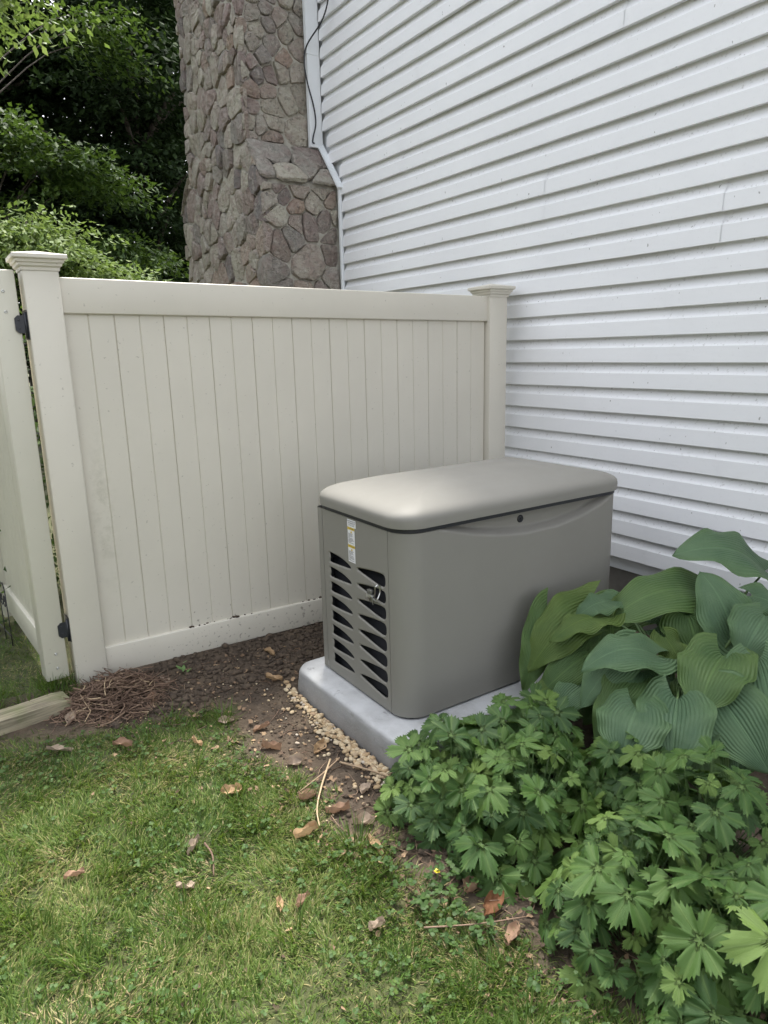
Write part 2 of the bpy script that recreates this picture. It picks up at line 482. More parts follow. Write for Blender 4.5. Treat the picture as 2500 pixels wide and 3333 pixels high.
g = mesh_obj('ground', me, M_GROUND, smooth=True); tag(g, kind='structure')

# ---------------------------------------------------------------- house wall (Dutch-lap siding)
XW = 0.712           # sheathing plane; the lips stand 16 mm proud of it
LIP0, SP = 1.872, 0.13542
house = empty('house', (0.8, 0.0, 0.0))
tag(house, 'white house wall with horizontal lap siding behind the generator', 'house')
def hchild(o):
    o.parent = house; o.location = Vector(o.location) - Vector((0.8, 0, 0)); return o
hchild(mk('sheathing', *(lambda m: (m.box(0.740, 6.5, -5.0, 4.25, 0.30, 5.25) or (m.v, m.f)))(MB()), mat=M_TRIM))
hchild(mk('foundation', *(lambda m: (m.box(0.750, 6.45, -4.95, 4.2, -0.4, 0.392) or (m.v, m.f)))(MB()), mat=M_FOUND))
rf = MB()  # roof out of view, put in only for the shadow it casts
rf.add([(0.40, -5.4, 5.12), (3.6, -5.4, 7.2), (6.8, -5.4, 5.12), (0.40, 4.5, 5.12), (3.6, 4.5, 7.2), (6.8, 4.5, 5.12),
        (0.40, -5.4, 5.26), (3.6, -5.4, 7.36), (6.8, -5.4, 5.26), (0.40, 4.5, 5.26), (3.6, 4.5, 7.36), (6.8, 4.5, 5.26)],
       [(6, 7, 10, 9), (7, 8, 11, 10), (1, 0, 3, 4), (2, 1, 4, 5), (0, 6, 9, 3), (8, 2, 5, 11), (0, 1, 7, 6), (1, 2, 8, 7), (4, 3, 9, 10), (5, 4, 10, 11)])
hchild(rf.build('roof', simple('roof_shingle', (0.09, 0.085, 0.08), 0.9)))

PROF = [(-0.0150, 0.004), (0.0150, 0.0), (0.0165, 0.0025), (0.0105, 0.585), (0.0100, 0.592), (0.0030, 0.650), (-0.0035, 0.715), (-0.0092, 0.79), (-0.0135, 0.87), (-0.0160, 0.95), (-0.0168, 1.04)]
def siding(ktop, y0, y1, proud=0.0, seed=0):
    """one double-course panel: courses ktop (upper) and ktop+1, from y0 to y1"""
    r = random.Random(seed); m = MB()
    n = max(2, int((y1-y0)/0.45)+1); ycs = [y0+(y1-y0)*i/(n-1) for i in range(n)]
    for k in (ktop, ktop+1):
        z0 = LIP0-k*SP
        offs = [proud+r.uniform(-0.0006, 0.0006) for _ in ycs]; dz = [r.uniform(-0.0008, 0.0008) for _ in ycs]
        vs = []
        for yy, of, dd in zip(ycs, offs, dz):
            for (o, t) in PROF:
                z = z0+(t*SP if t > 0.01 else t)+dd
                vs.append((XW-o-of, yy, z))
        P = len(PROF)
        fs = [(i*P+j, i*P+j+1, (i+1)*P+j+1, (i+1)*P+j) for i in range(n-1) for j in range(P-1)]
        m.add(vs, fs)
    o = hchild(m.build('siding_panel', M_SIDING, None, True))
    return smooth_by_angle(o, 22)
def edge_y(ktop):
    zc = LIP0-(ktop+0.5)*SP
    return 2.545 if zc < 2.86 else (2.545+(zc-2.86)/(3.26-2.86)*0.275 if zc < 3.26 else 2.815)
# overlaps seen in the photograph (pair -> joint positions along the wall), others staggered
JOINT = {2: [0.42], 4: [-0.06], 0: [-0.55, 2.0], -2: [-0.80], -6: [1.95], -8: [1.70], 6: [-0.9], 8: [0.9], -4: [0.3], -10: [-0.2], -12: [1.5], -14: [2.5, -0.5], -16: [0.9]}
kk = 10; si = 0
while LIP0-kk*SP < 5.0:
    js = sorted([-4.9] + [j for j in JOINT.get(kk, [rnd.uniform(-1.5, 1.5)])] + [edge_y(kk)])
    for a_, b_ in zip(js[:-1], js[1:]):
        si += 1
        siding(kk, a_ - (0.012 if a_ > -4.8 else 0), b_, 0.0030 if (si % 2) else 0.0, si)
    kk -= 2

# ---------------------------------------------------------------- stone chimney on the house wall
ch = empty('stone_chimney', (0.35, 3.4, 0.0))
tag(ch, 'fieldstone chimney with stepped shoulder against the white house wall', 'chimney')
def cchild(o):
    o.parent = ch; o.location = Vector(o.location) - Vector((0.35, 3.4, 0)); return o
XC = 0.012                                  # outer face
YL0, YL1, YU0, YU1 = 2.60, 4.52, 2.87, 4.26
ZS0, ZS1 = 2.90, 3.22
core = MB()
core.box(XC+0.033, 0.714, YL0+0.033, YL1-0.033, -0.2, ZS0)
core.box(XC+0.0333, 0.714, YU0+0.033, YU1-0.033, ZS0, 6.6)
core.add([(XC+0.0245, YL0+0.03, ZS0), (0.714, YL0+0.03, ZS0), (XC+0.0245, YU0+0.03, ZS1), (0.714, YU0+0.03, ZS1), (XC+0.0245, YU0+0.04, ZS0), (0.714, YU0+0.06, ZS0)],
         [(0, 1, 3, 2), (0, 2, 4), (1, 5, 3)])
core.add([(XC+0.05, YL1-0.05, ZS0), (0.714, YL1-0.05, ZS0), (XC+0.05, YU1-0.05, ZS1), (0.714, YU1-0.05, ZS1), (XC+0.05, YU1-0.06, ZS0), (0.714, YU1-0.06, ZS0)],
         [(1, 0, 2, 3), (0, 4, 2), (1, 3, 5)])
cchild(core.build('mortar_core', M_MORTAR))

def clip(poly, a, b, c):
    """keep a*x+b*y<=c"""
    out = []
    for i in range(len(poly)):
        p, q = poly[i], poly[(i+1) % len(poly)]
        dp = a*p[0]+b*p[1]-c; dq = a*q[0]+b*q[1]-c
        if dp <= 0: out.append(p)
        if dp*dq < 0:
            t = dp/(dp-dq); out.append((p[0]+(q[0]-p[0])*t, p[1]+(q[1]-p[1])*t))
    return out
def voronoi(face, seeds):
    cells = []
    for i, s in enumerate(seeds):
        poly = list(face)
        for j, t in enumerate(seeds):
            if i == j: continue
            if abs(t[0]-s[0])+abs(t[1]-s[1]) > 1.3: continue
            a, b = t[0]-s[0], t[1]-s[1]
            poly = clip(poly, a, b, (t[0]**2+t[1]**2-s[0]**2-s[1]**2)/2)
            if len(poly) < 3: break
        if len(poly) >= 3: cells.append(poly)
    return cells
def area(p): return 0.5*sum(p[i][0]*p[(i+1) % len(p)][1]-p[(i+1) % len(p)][0]*p[i][1] for i in range(len(p)))
def seeds_for(face, size, r, xs=1.0):
    x0 = min(q[0] for q in face); x1 = max(q[0] for q in face); y0 = min(q[1] for q in face); y1 = max(q[1] for q in face)
    out = []; tries = 0
    while tries < 6000:
        tries += 1
        s = (r.uniform(x0, x1), r.uniform(y0, y1)); d = size*r.choice([0.42, 0.6, 0.9, 1.2, 1.7])*r.uniform(0.9, 1.1)
        if all(math.hypot((s[0]-t[0])/xs, s[1]-t[1]) > (d+t[2])*0.5 for t in out): out.append((s[0], s[1], d))
    return [(a, b) for a, b, _ in out]
def stone(poly, to3, r, depth=0.040, gap=0.0055):
    """a pillowed, chipped stone from a 2-D cell; to3(u,v,h) -> world"""
    if area(poly) < 0: poly = poly[::-1]
    A = area(poly)
    if A < 0.0022: return
    cx = sum(q[0] for q in poly)/len(poly); cy = sum(q[1] for q in poly)/len(poly)
    # resample outline
    pts = []; per = sum(math.hypot(poly[i][0]-poly[i-1][0], poly[i][1]-poly[i-1][1]) for i in range(len(poly)))
    n = 20; step = per/n; acc = 0; i = 0; out = []
    seg = [(poly[k], poly[(k+1) % len(poly)]) for k in range(len(poly))]
    cum = 0; tgt = r.uniform(0, step)
    for p, q in seg:
        L = math.hypot(q[0]-p[0], q[1]-p[1])
        while tgt < cum+L and len(out) < n:
            t = (tgt-cum)/L; out.append((p[0]+(q[0]-p[0])*t, p[1]+(q[1]-p[1])*t)); tgt += step
        cum += L
    pts = out; n = len(pts)
    if n < 8: return
    # smooth a little and shrink for the joint
    pts = [((pts[k-1][0]+4*pts[k][0]+pts[(k+1) % n][0])/6, (pts[k-1][1]+4*pts[k][1]+pts[(k+1) % n][1])/6) for k in range(n)]
    rad = math.sqrt(A/pi)
    sh = max(0.5, 1-gap/rad)
    tilt = (r.uniform(-0.20, 0.20), r.uniform(-0.20, 0.20)); bump = depth*r.uniform(0.5, 1.2)
    jag = [1+r.uniform(-0.06, 0.05) for _ in range(n)]
    rings = [(1.02, -0.25), (1.0, 0.45), (0.96, 0.82), (0.84, 1.05), (0.60, 1.08), (0.30, 1.10)]
    pls = [(r.uniform(-0.42, 0.42), r.uniform(-0.42, 0.42), r.uniform(0.85, 1.12)) for _ in range(4)]
    vs = []; rn = [[r.uniform(-0.13, 0.13) for _ in range(n)] for _ in rings]
    for ri, (s, h) in enumerate(rings):
        for k, (u, v) in enumerate(pts):
            f = sh*s*(jag[k] if ri < 5 else 1)
            du, dv = (u-cx)*f, (v-cy)*f
            hh = min(bump*(h+rn[ri][k]*0.5), min(bump*(pc+pa*du/rad+pb*dv/rad) for pa, pb, pc in pls))+(du*tilt[0]+dv*tilt[1])*0.5*(h > 0.2)
            vs.append(to3(cx+du, cy+dv, hh))
    vs.append(to3(cx, cy, bump*min(1.1, min(q[2] for q in pls))))
    fs = []
    for ri in range(len(rings)-1):
        for k in range(n): fs.append((ri*n+k, ri*n+(k+1) % n, (ri+1)*n+(k+1) % n, (ri+1)*n+k))
    b = (len(rings)-1)*n
    for k in range(n): fs.append((b+k, b+(k+1) % n, len(vs)-1))
    o = cchild(mk('stone', vs, fs, M_STONE, None, True))
    bm = bmesh.new(); bm.from_mesh(o.data); bmesh.ops.recalc_face_normals(bm, faces=bm.faces[:])
    for e in bm.edges:
        if e.calc_face_angle(0) > radians(24): e.smooth = False
    bm.to_mesh(o.data); bm.free()
    return o
sr = random.Random(21)
ZB, ZT = 1.55, 5.1
OF = 0.036
# outer face (towards -x): u = y, v = z
fl = [(YL0, ZB), (YL1, ZB), (YL1, ZS0), (YU1, ZS1), (YU1, ZT), (YU0, ZT), (YU0, ZS1), (YL0, ZS0)]
def inface(q, poly): return bool(in_poly(np.array([q[0]]), np.array([q[1]]), poly)[0])
def split_face(rects, size, to3, xs=1.0):
    for rc in rects:
        for c in voronoi(rc, seeds_for(rc, size, sr, xs)): stone(c, to3, sr)
of_rc = [(YL0, ZB), (YL1, ZB), (YL1, ZT), (YL0, ZT)]
ka = (ZS1-ZS0)/(YU0-YL0)
for c in voronoi(of_rc, seeds_for(of_rc, 0.20, sr)):
    zc = sum(q[1] for q in c)/len(c)
    c = clip(clip(c, -ka, 1, ZS0-ka*YL0-0.02), ka, 1, ZS0+ka*YL1-0.02) if zc < ZS1 else clip(clip(c, 1, 0, YU1), -1, 0, -YU0)
    if len(c) > 2: stone(c, lambda u, v, h: (XC+OF-h, u, v), sr)
# side facing the camera: u = x, v = z
XE = 0.688
split_face([[(XC, ZB), (XE, ZB), (XE, ZS0-0.03), (XC, ZS0-0.03)]], 0.235, lambda u, v, h: (u, YL0+OF-h, v))
split_face([[(XC, ZS1+0.02), (0.60, ZS1+0.02), (0.60, ZT), (XC, ZT)]], 0.235, lambda u, v, h: (u, YU0+OF-h, v))
# sloping shoulder slabs
sl = Vector((0, YU0-YL0, ZS1-ZS0)); sn = Vector((0, -(ZS1-ZS0), (YU0-YL0))).normalized(); L_ = sl.length; sl.normalize()
def toS(u, v, h):
    q = Vector((u, YL0-0.02, ZS0-0.005))+sl*v+sn*(h*0.55-0.004); return tuple(q)
for c in voronoi([(XC-0.01, 0), (XE, 0), (XE, L_+0.02), (XC-0.01, L_+0.02)], [(0.02, 0.1), (0.23, 0.30), (0.26, 0.08), (0.47, 0.2), (0.60, 0.33), (0.62, 0.06)]): stone(c, toS, sr, 0.05, 0.006)
def toS2(u, v, h):
    q = Vector((u, YL1+0.02, ZS0-0.005))+Vector((0, -sl.y, sl.z))*v+Vector((0, -sn.y, sn.z))*(h*0.55-0.004); return tuple(q)
for c in voronoi([(XC-0.01, 0), (XE, 0), (XE, L_+0.02), (XC-0.01, L_+0.02)], [(0.02, 0.2), (0.25, 0.25), (0.5, 0.2)]): stone(c, toS2, sr, 0.05, 0.006)

# flashing between chimney and siding
tr = MB()
tr.box(0.585, 0.702, 2.826, 2.868, 3.235, 5.2, 0.003)
t1 = cchild(tr.build('flashing', M_TRIM)); t1['label'] = 'white upright flashing strip beside the upper chimney'
tr = MB(); tr.box(0.578, 0.703, 2.822, 2.869, 3.93, 3.936, 0.001); cchild(tr.build('flashing_joint', M_TRIM, None))
tr = MB(); tr.box(0.676, 0.702, 2.548, 2.575, 1.2, 2.90, 0.003); cchild(tr.build('corner_channel', M_TRIM))
tr = MB()
for (x0, x1, h) in ((0.652, 0.703, 0.010), (0.694, 0.704, 0.020)):
    vs = []
    for (y, z) in ((2.535, 2.865), (2.835, 3.245)):
        for dx in (x0, x1):
            vs += [(dx, y, z), (dx, y-0.012, z+h)]
    tr.add(vs, [(0, 2, 3, 1), (4, 5, 7, 6), (0, 1, 5, 4), (2, 6, 7, 3), (1, 3, 7, 5), (0, 4, 6, 2)])
cchild(tr.build('shoulder_flashing', M_TRIM))

cb = MB()
pts = [(0.655, 2.62, 5.0), (0.655, 2.63, 4.55), (0.655, 2.56, 4.30), (0.63, 2.62, 4.12), (0.585, 2.815, 3.99), (0.555, 2.82, 3.86), (0.57, 2.815, 3.72), (0.62, 2.815, 3.55), (0.635, 2.815, 3.42), (0.605, 2.815, 3.31), (0.598, 2.815, 3.27), (0.615, 2.815, 3.262)]
def crom(P, n=6):
    P = [Vector(q) for q in P]; out = []
    for i in range(len(P)-1):
        a = P[max(i-1, 0)]; b = P[i]; c = P[i+1]; d = P[min(i+2, len(P)-1)]
        for k in range(n):
            t = k/n
            out.append(0.5*((2*b)+(-a+c)*t+(2*a-5*b+4*c-d)*t*t+(-a+3*b-3*c+d)*t**3))
    out.append(P[-1]); return out
cb.tube(crom(pts), 0.006, 6)
tag(cb.build('cable', M_BLACK, None, True), 'loose black cable looping down past the chimney flashing', 'cable')

# ---------------------------------------------------------------- fence panel between two posts
FA, FS = -0.0095, -0.0122
FO = Vector((0.476, 0.522, 0.048))
fence = empty('vinyl_fence', FO, FA)
tag(fence, 'tan vinyl privacy fence panel between two capped posts', 'fence')
FL = 2.386
def rail(z0, z1, name):
    m = MB(); y0, y1 = 0.0, 0.045
    b = 0.006
    bm = bmesh.new(); bmesh.ops.create_cube(bm, size=1.0)
    for v in bm.verts:
        v.co = Vector((-FL/2+v.co.x*(FL+0.02), (y0+y1)/2+v.co.y*(y1-y0), (z0+z1)/2+v.co.z*(z1-z0)))
    ed = [e for e in bm.edges if abs(e.verts[0].co.x-e.verts[1].co.x) > 1]
    bmesh.ops.bevel(bm, geom=ed, offset=b, segments=3, profile=0.5, affect='EDGES')
    for v in bm.verts: v.co.z += FS*v.co.x
    me = bpy.data.meshes.new(name); bm.to_mesh(me); bm.free()
    return smooth_by_angle(mesh_obj(name, me, M_FENCE, fence), 40)
rail(0.0, 0.141, 'bottom_rail'); rail(1.670, 1.818, 'top_rail')
bx = [-1.922+ (0.474+1.922)*i/22 for i in range(23)]
def board(x0, x1):
    """tongue-and-groove board: two faces with a shallow V groove between, open joint at its edges"""
    xm = (x0+x1)/2; yb = 0.018; d = 0.0042
    prof = [(x0, yb+0.006), (x0+0.0006, yb+0.006), (x0+0.0032, yb), (xm-0.0032, yb), (xm, yb+d), (xm+0.0032, yb), (x1-0.0032, yb), (x1-0.0006, yb+0.006), (x1, yb+0.006)]
    vs = []; fs = []; P = len(prof)
    for z in (0.125, 1.69):
        for (x, y) in prof: vs.append((x, y, z+FS*x))
    for i in range(P-1): fs.append((i, i+1, P+i+1, P+i))
    b = len(vs)
    for z in (0.125, 1.69):
        vs += [(x0, yb+0.022, z+FS*x0), (x1, yb+0.022, z+FS*x1)]
    fs += [(b+1, b, b+2, b+3), (0, P, b+2, b), (P-1, b+1, b+3, 2*P-1)]
    return mk('board', vs, fs, M_FENCE, fence)
i = 0
while i < 22:
    board(bx[i]-FO.x, bx[min(i+2, 22)]-FO.x); i += 2
PW = 0.139
def post(x0, z1, hb=-0.25):
    m = MB(); m.box(x0, x0+PW, -0.024, -0.024+PW, hb, z1, 0.006)
    p_ = smooth_by_angle(m.build('post', M_FENCE, fence), 50)
    c = MB(); cx, cy = x0+PW/2, -0.024+PW/2; h = PW/2
    rings = [(h+0.001, -0.012), (h+0.004, -0.012), (h+0.005, 0.000), (h+0.013, 0.006), (h+0.015, 0.016), (h+0.021, 0.019), (h+0.023, 0.030), (h+0.032, 0.033), (h+0.034, 0.036), (h+0.034, 0.049), (h+0.032, 0.051), (0.0, 0.072)]
    vs = []; fs = []
    for (s, z) in rings[:-1]:
        vs += [(cx-s, cy-s, z1+z), (cx+s, cy-s, z1+z), (cx+s, cy+s, z1+z), (cx-s, cy+s, z1+z)]
    n = len(rings)-1
    for i in range(n-1):
        for k in range(4): fs.append((i*4+k, i*4+(k+1) % 4, (i+1)*4+(k+1) % 4, (i+1)*4+k))
    vs.append((cx, cy, z1+rings[-1][1]))
    for k in range(4): fs.append(((n-1)*4+k, (n-1)*4+(k+1) % 4, len(vs)-1))
    c.add(vs, fs)
    cp = c.build('post_cap', M_FENCE, p_)
    return p_
post(-2.054-FO.x, 1.928-FO.z)
post(0.482-FO.x, 1.872-FO.z)

# ---------------------------------------------------------------- gate standing open beside the left post
gate = empty('vinyl_gate', (-2.177, 0.545, 0.118), radians(3.4))
tag(gate, 'tan vinyl gate hinged to the left post, swung open away from the viewer', 'gate')
GT, GH, GLn = 0.098, 1.80, 1.15
m = MB(); m.box(0, GT, 0, 0.105, 0, GH, 0.005); smooth_by_angle(m.build('stile', M_GATE, gate), 50)
m = MB(); m.box(0, GT, GLn-0.105, GLn, 0, GH, 0.005); smooth_by_angle(m.build('stile', M_GATE, gate), 50)
m = MB(); m.box(0.014, GT-0.014, 0.105, GLn-0.105, 0.06, 0.20, 0.005); smooth_by_angle(m.build('bottom_rail', M_GATE, gate), 50)
m = MB(); m.box(0.014, GT-0.014, 0.105, GLn-0.105, GH-0.16, GH-0.01, 0.005); smooth_by_angle(m.build('top_rail', M_GATE, gate), 50)
nb = 9; bw = (GLn-0.21)/nb
for i in range(nb):
    y0 = 0.105+i*bw; m = MB()
    m.add([(0.030, y0+0.0035, 0.19), (0.030, y0+bw-0.0035, 0.19), (0.036, y0+bw, 0.19), (0.060, y0+bw, 0.19), (0.060, y0, 0.19), (0.036, y0, 0.19),
           (0.030, y0+0.0035, GH-0.15), (0.030, y0+bw-0.0035, GH-0.15), (0.036, y0+bw, GH-0.15), (0.060, y0+bw, GH-0.15), (0.060, y0, GH-0.15), (0.036, y0, GH-0.15)],
          [(1, 0, 6, 7), (2, 1, 7, 8), (3, 2, 8, 9), (4, 3, 9, 10), (5, 4, 10, 11), (0, 5, 11, 6)])
    m.build('board', M_GATE, gate)
for z in (0.055, 0.125, GH-0.165, GH-0.085):
    m = MB(); m.lathe((0.052 if z < 1 else 0.047, 0.001, z), (0, -1, 0), [(0.0068, 0), (0.0068, 0.002), (0.0050, 0.0040), (0.0028, 0.0040), (0.0022, 0.0018)], 12)
    m.build('screw', M_STEEL, gate, True)
def oct_plate(m, c, u, v, n, hw, hh, ch, t):
    c = Vector(c); u = Vector(u); v = Vector(v); n = Vector(n)
    pr = [(-hw+ch, -hh), (hw, -hh), (hw, hh), (-hw+ch, hh), (-hw, hh-ch), (-hw, -hh+ch)]
    k = len(pr); vs = [tuple(c+u*a+v*b) for a, b in pr]+[tuple(c+u*a+v*b+n*t) for a, b in pr]
    m.add(vs, [tuple(range(k, 2*k)), tuple(reversed(range(k)))]+[(i, (i+1) % k, k+(i+1) % k, k+i) for i in range(k)])
for z in (0.232, 1.585):
    h = MB(); oct_plate(h, (0.094, -0.0005, z), (1, 0, 0), (0, 0, 1), (0, -1, 0), 0.020, 0.036, 0.012, 0.006)
    hg = h.build('hinge', M_HINGE, gate)
    k = MB(); k.tube([(0.1155, -0.005, z-0.058), (0.1155, -0.005, z+0.048)], 0.0062, 10); k.build('hinge_pin', M_HINGE, hg, True)
    k = MB(); k.box(0.1185, 0.1223, -0.020, 0.060, z-0.062, z+0.058, 0.0015); k.build('hinge_leaf', M_HINGE, hg)
    for (dx, dz) in ((-0.003, 0.017), (-0.003, -0.017)):
        k = MB(); k.lathe((0.092+dx, -0.0062, z+dz), (0, -1, 0), [(0.0045, 0), (0.004, 0.0015), (0.002, 0.0018)], 10); k.build('hinge_screw', M_HINGE, hg, True)

# ---------------------------------------------------------------- concrete pad
def rrect_dense(x0, x1, y0, y1, r, n=8, step=0.035):
    q = rrect(x0, x1, y0, y1, r, n); out = []
    for i in range(len(q)):
        a, b = q[i], q[(i+1) % len(q)]; d = math.hypot(b[0]-a[0], b[1]-a[1]); k = 1
        if d > 0.2: k = 26 if abs(b[0]-a[0]) > 0.9 else 18
        out += [(a[0]+(b[0]-a[0])*j/k, a[1]+(b[1]-a[1])*j/k) for j in range(k)]
    return out
def rrect(x0, x1, y0, y1, r, n=8):
    out = []
    for (cx, cy, a0) in ((x1-r, y0+r, -pi/2), (x1-r, y1-r, 0), (x0+r, y1-r, pi/2), (x0+r, y0+r, pi)):
        for k in range(n+1):
            a = a0+(pi/2)*k/n; out.append((cx+r*cos(a), cy+r*sin(a)))
    return out
pad = MB()
rings = [(-0.012, -0.06), (-0.012, 0.0), (-0.009, 0.035), (-0.006, 0.070), (-0.003, 0.104), (0.000, 0.1145), (0.006, 0.1215), (0.016, 0.1252), (0.040, 0.126), (0.25, 0.126)]
vs = []; n0 = None
for (ins, z) in rings:
    o_ = rrect_dense(-1.192+ins, 0.30-ins, -0.862+ins, 0.018-ins, max(0.085-ins*0.6, 0.02)); n0 = len(o_)
    for x, y in o_:
        nz_ = float(fbm(np.array([x*9+z*23]), np.array([y*9+z*17]), 4)[0]-0.47); nf_ = float(vnoise(np.array([x*70+z*90]), np.array([y*70+z*60]))[0]-0.5)
        kf = (0.010*nz_+0.0022*nf_)*(0.01 < z < 0.1255); rr_ = math.hypot(x+0.46, y+0.42)
        vs.append((x+(x+0.46)/rr_*kf, y+(y+0.42)/rr_*kf, z+0.004*nz_*(0.09 < z < 0.1255)))
fs = []
for i in range(len(rings)-1):
    for k in range(n0): fs.append((i*n0+k, i*n0+(k+1) % n0, (i+1)*n0+(k+1) % n0, (i+1)*n0+k))
fs.append(tuple((len(rings)-1)*n0+k for k in range(n0)))
pad.add(vs, fs)
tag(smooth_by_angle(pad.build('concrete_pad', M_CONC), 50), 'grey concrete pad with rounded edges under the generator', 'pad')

# ---------------------------------------------------------------- generator
GX, GY, GA = -1.0834, -0.7450, -0.0064
GLEN, GWID, GR = 1.252, 0.6785, 0.1003
Z0, Z1 = 0.136, 0.893
gen = empty('standby_generator', (GX, GY, 0.126), GA)
tag(gen, 'taupe home standby generator with louvred end and domed lid on a concrete pad', 'generator')
def zl(z): return z-0.126
# front panel with rounded corners and the scalloped recess round the latch
SC = [(0.089, 0.898), (0.147, 0.895), (0.237, 0.868), (0.352, 0.837), (0.484, 0.811), (0.635, 0.795), (0.821, 0.796), (0.977, 0.818), (1.10, 0.851), (1.19, 0.893), (1.3, 0.9)]
sa = np.array([q[0] for q in SC]); sz = np.array([q[1] for q in SC])
path = [(GR*(1-cos(t)), GR*(1-sin(t))) for t in np.linspace(0, pi/2, 12)]
path += [(a, 0.0) for a in np.linspace(GR, GLEN-GR, 110)[1:]]
path += [(GLEN-GR*(1-sin(t)), GR*(1-cos(t))) for t in np.linspace(0, pi/2, 12)[1:]]
zz = np.concatenate([np.linspace(Z0, 0.78, 12), np.linspace(0.785, Z1, 46)])
V = []; P = len(path)
for z in zz:
    for (a, b) in path:
        zs = np.interp(a, sa, sz); d = 0.042*float(sstep(0.0, 0.032, z-zs)) if GR*0.5 < a < GLEN-0.02 else 0.0
        V.append((a, b+d, zl(z)))
Fq = [(i*P+j, i*P+j+1, (i+1)*P+j+1, (i+1)*P+j) for i in range(len(zz)-1) for j in range(P-1)]
# rolled top edge
b0 = len(V)
for (a, b) in path:
    V.append((a+(0.006 if a < GR else (-0.006 if a > GLEN-GR else 0)), b+(0.046 if GR*0.6 < a < GLEN-0.05 else 0.006), zl(Z1)+0.001))
t0 = (len(zz)-1)*P
Fq += [(t0+j, t0+j+1, b0+j+1, b0+j) for j in range(P-1)]
smooth_by_angle(mk('front_panel', V, Fq, M_GEN, gen, True), 30)
# rear shell
path2 = [(GLEN, GR+0.002)]+[(GLEN-0.04*(1-cos(t)), GWID-0.04*(1-sin(t))) for t in np.linspace(0, pi/2, 7)]+[(0.03*(1-sin(t)), GWID-0.03*(1-cos(t))) for t in np.linspace(0, pi/2, 7)]+[(0.0, 0.617)]
V = []; P = len(path2)
for z in (Z0, Z1):
    for (a, b) in path2: V.append((a, b, zl(z)))
mk('rear_shell', V, [(j, j+1, P+j+1, P+j) for j in range(P-1)], M_GEN, gen, True)
# end panel with louvre openings (built flat in (b,z), then stood up)
def closed_spline(P, n=7):
    out = []; N = len(P)
    for i in range(N):
        a, b, c, d = (Vector((*P[(i+k) % N], 0)) for k in (-1, 0, 1, 2))
        for k in range(n):
            t = k/n; q = 0.5*((2*b)+(-a+c)*t+(2*a-5*b+4*c-d)*t*t+(-a+3*b-3*c+d)*t**3); out.append((q.x, q.y))
    return out
def offset(P, d):
    n = len(P); out = []
    for i in range(n):
        ax, ay = P[i-1]; bx_, by_ = P[(i+1) % n]; tx, ty = bx_-ax, by_-ay; L = math.hypot(tx, ty) or 1
        out.append((P[i][0]+ty/L*d, P[i][1]-tx/L*d))
    return out
# control points (b, z) measured for the first opening of each column
LV = [(0.566, 0.701), (0.560, 0.7035), (0.50, 0.7015), (0.45, 0.6955), (0.405, 0.684), (0.389, 0.6755), (0.395, 0.6715), (0.43, 0.668), (0.50, 0.6635), (0.556, 0.6615), (0.566, 0.666), (0.562, 0.683)]
RV = [(0.334, 0.684), (0.328, 0.689), (0.28, 0.6965), (0.20, 0.706), (0.150, 0.7085), (0.133, 0.702), (0.130, 0.685), (0.133, 0.668), (0.150, 0.659), (0.20, 0.6625), (0.28, 0.674), (0.326, 0.681)]
holes = []
for i in range(8):
    holes.append(closed_spline([(b, z-0.0680*i) for b, z in LV])); holes.append(closed_spline([(b, z-0.0680*i) for b, z in RV]))
def ccw(P): return P if area(P) > 0 else P[::-1]
holes = [offset(ccw(h), 0.0012) for h in holes]
B0, B1 = GR+0.003, 0.6145
cu = bpy.data.curves.new('tmp', 'CURVE'); cu.dimensions = '2D'; cu.fill_mode = 'BOTH'
def addspl(P):
    s = cu.splines.new('POLY'); s.points.add(len(P)-1); s.use_cyclic_u = True
    for q, (x, y) in zip(s.points, P): q.co = (x, y, 0, 1)
addspl([(B0, Z0), (B1, Z0), (B1, Z1), (B0, Z1)])
outer = [offset(h, 0.0060) for h in holes]
for h in outer: addspl(h)
tmp = bpy.data.objects.new('tmp', cu); COL.objects.link(tmp)
dg = bpy.context.evaluated_depsgraph_get()
pm = bpy.data.meshes.new_from_object(tmp.evaluated_get(dg))
bpy.data.objects.remove(tmp); bpy.data.curves.remove(cu)
for v in pm.vertices: b, z = v.co.x, v.co.y; v.co = Vector((0.0, b, zl(z)))
pm.name = 'end_panel'; pm.materials.clear()
ep = mesh_obj('end_panel', pm, M_GEN, gen)
sol = ep.modifiers.new('thickness', 'SOLIDIFY'); sol.thickness = 0.002; sol.offset = -1 if pm.polygons[0].normal.x < 0 else 1
for h, ou in zip(holes, outer):
    n = len(h); vs = []; fs = []
    for (d, k) in ((0.0, 0.0), (0.0005, 0.15), (0.0020, 0.50), (0.0036, 0.85), (0.0042, 1.0), (0.0060, 1.01)):
        for (pb, pz), (qb, qz) in zip(ou, h): vs.append((d, pb+(qb-pb)*k, zl(pz+(qz-pz)*k)))
    for i in range(5):
        for k in range(n): fs.append((i*n+k, (i+1)*n+k, (i+1)*n+(k+1) % n, i*n+(k+1) % n))
    mk('louvre', vs, fs, M_GEN, ep, True)
gr = MB(); gr.box(0.060, 0.064, 0.10, 0.613, zl(0.13), zl(0.74)); gr.box(0.004, 0.060, 0.10, 0.613, zl(0.130), zl(0.134)); gr.box(0.004, 0.060, 0.611, 0.613, zl(0.134), zl(0.74)); gr.box(0.004, 0.060, 0.10, 0.102, zl(0.134), zl(0.74))  # black liner, boxed in to stop light leaking behind the louvres
gb = gr.build('grille_backing', M_DARK, gen)
for i in range(38):
    z = zl(0.16+i*0.0152); s_ = MB(); s_.add([(0.040, 0.105, z), (0.040, 0.609, z), (0.052, 0.609, z+0.010), (0.052, 0.105, z+0.010)], [(0, 1, 2, 3)]); s_.build('fin', M_BLACK, gb)
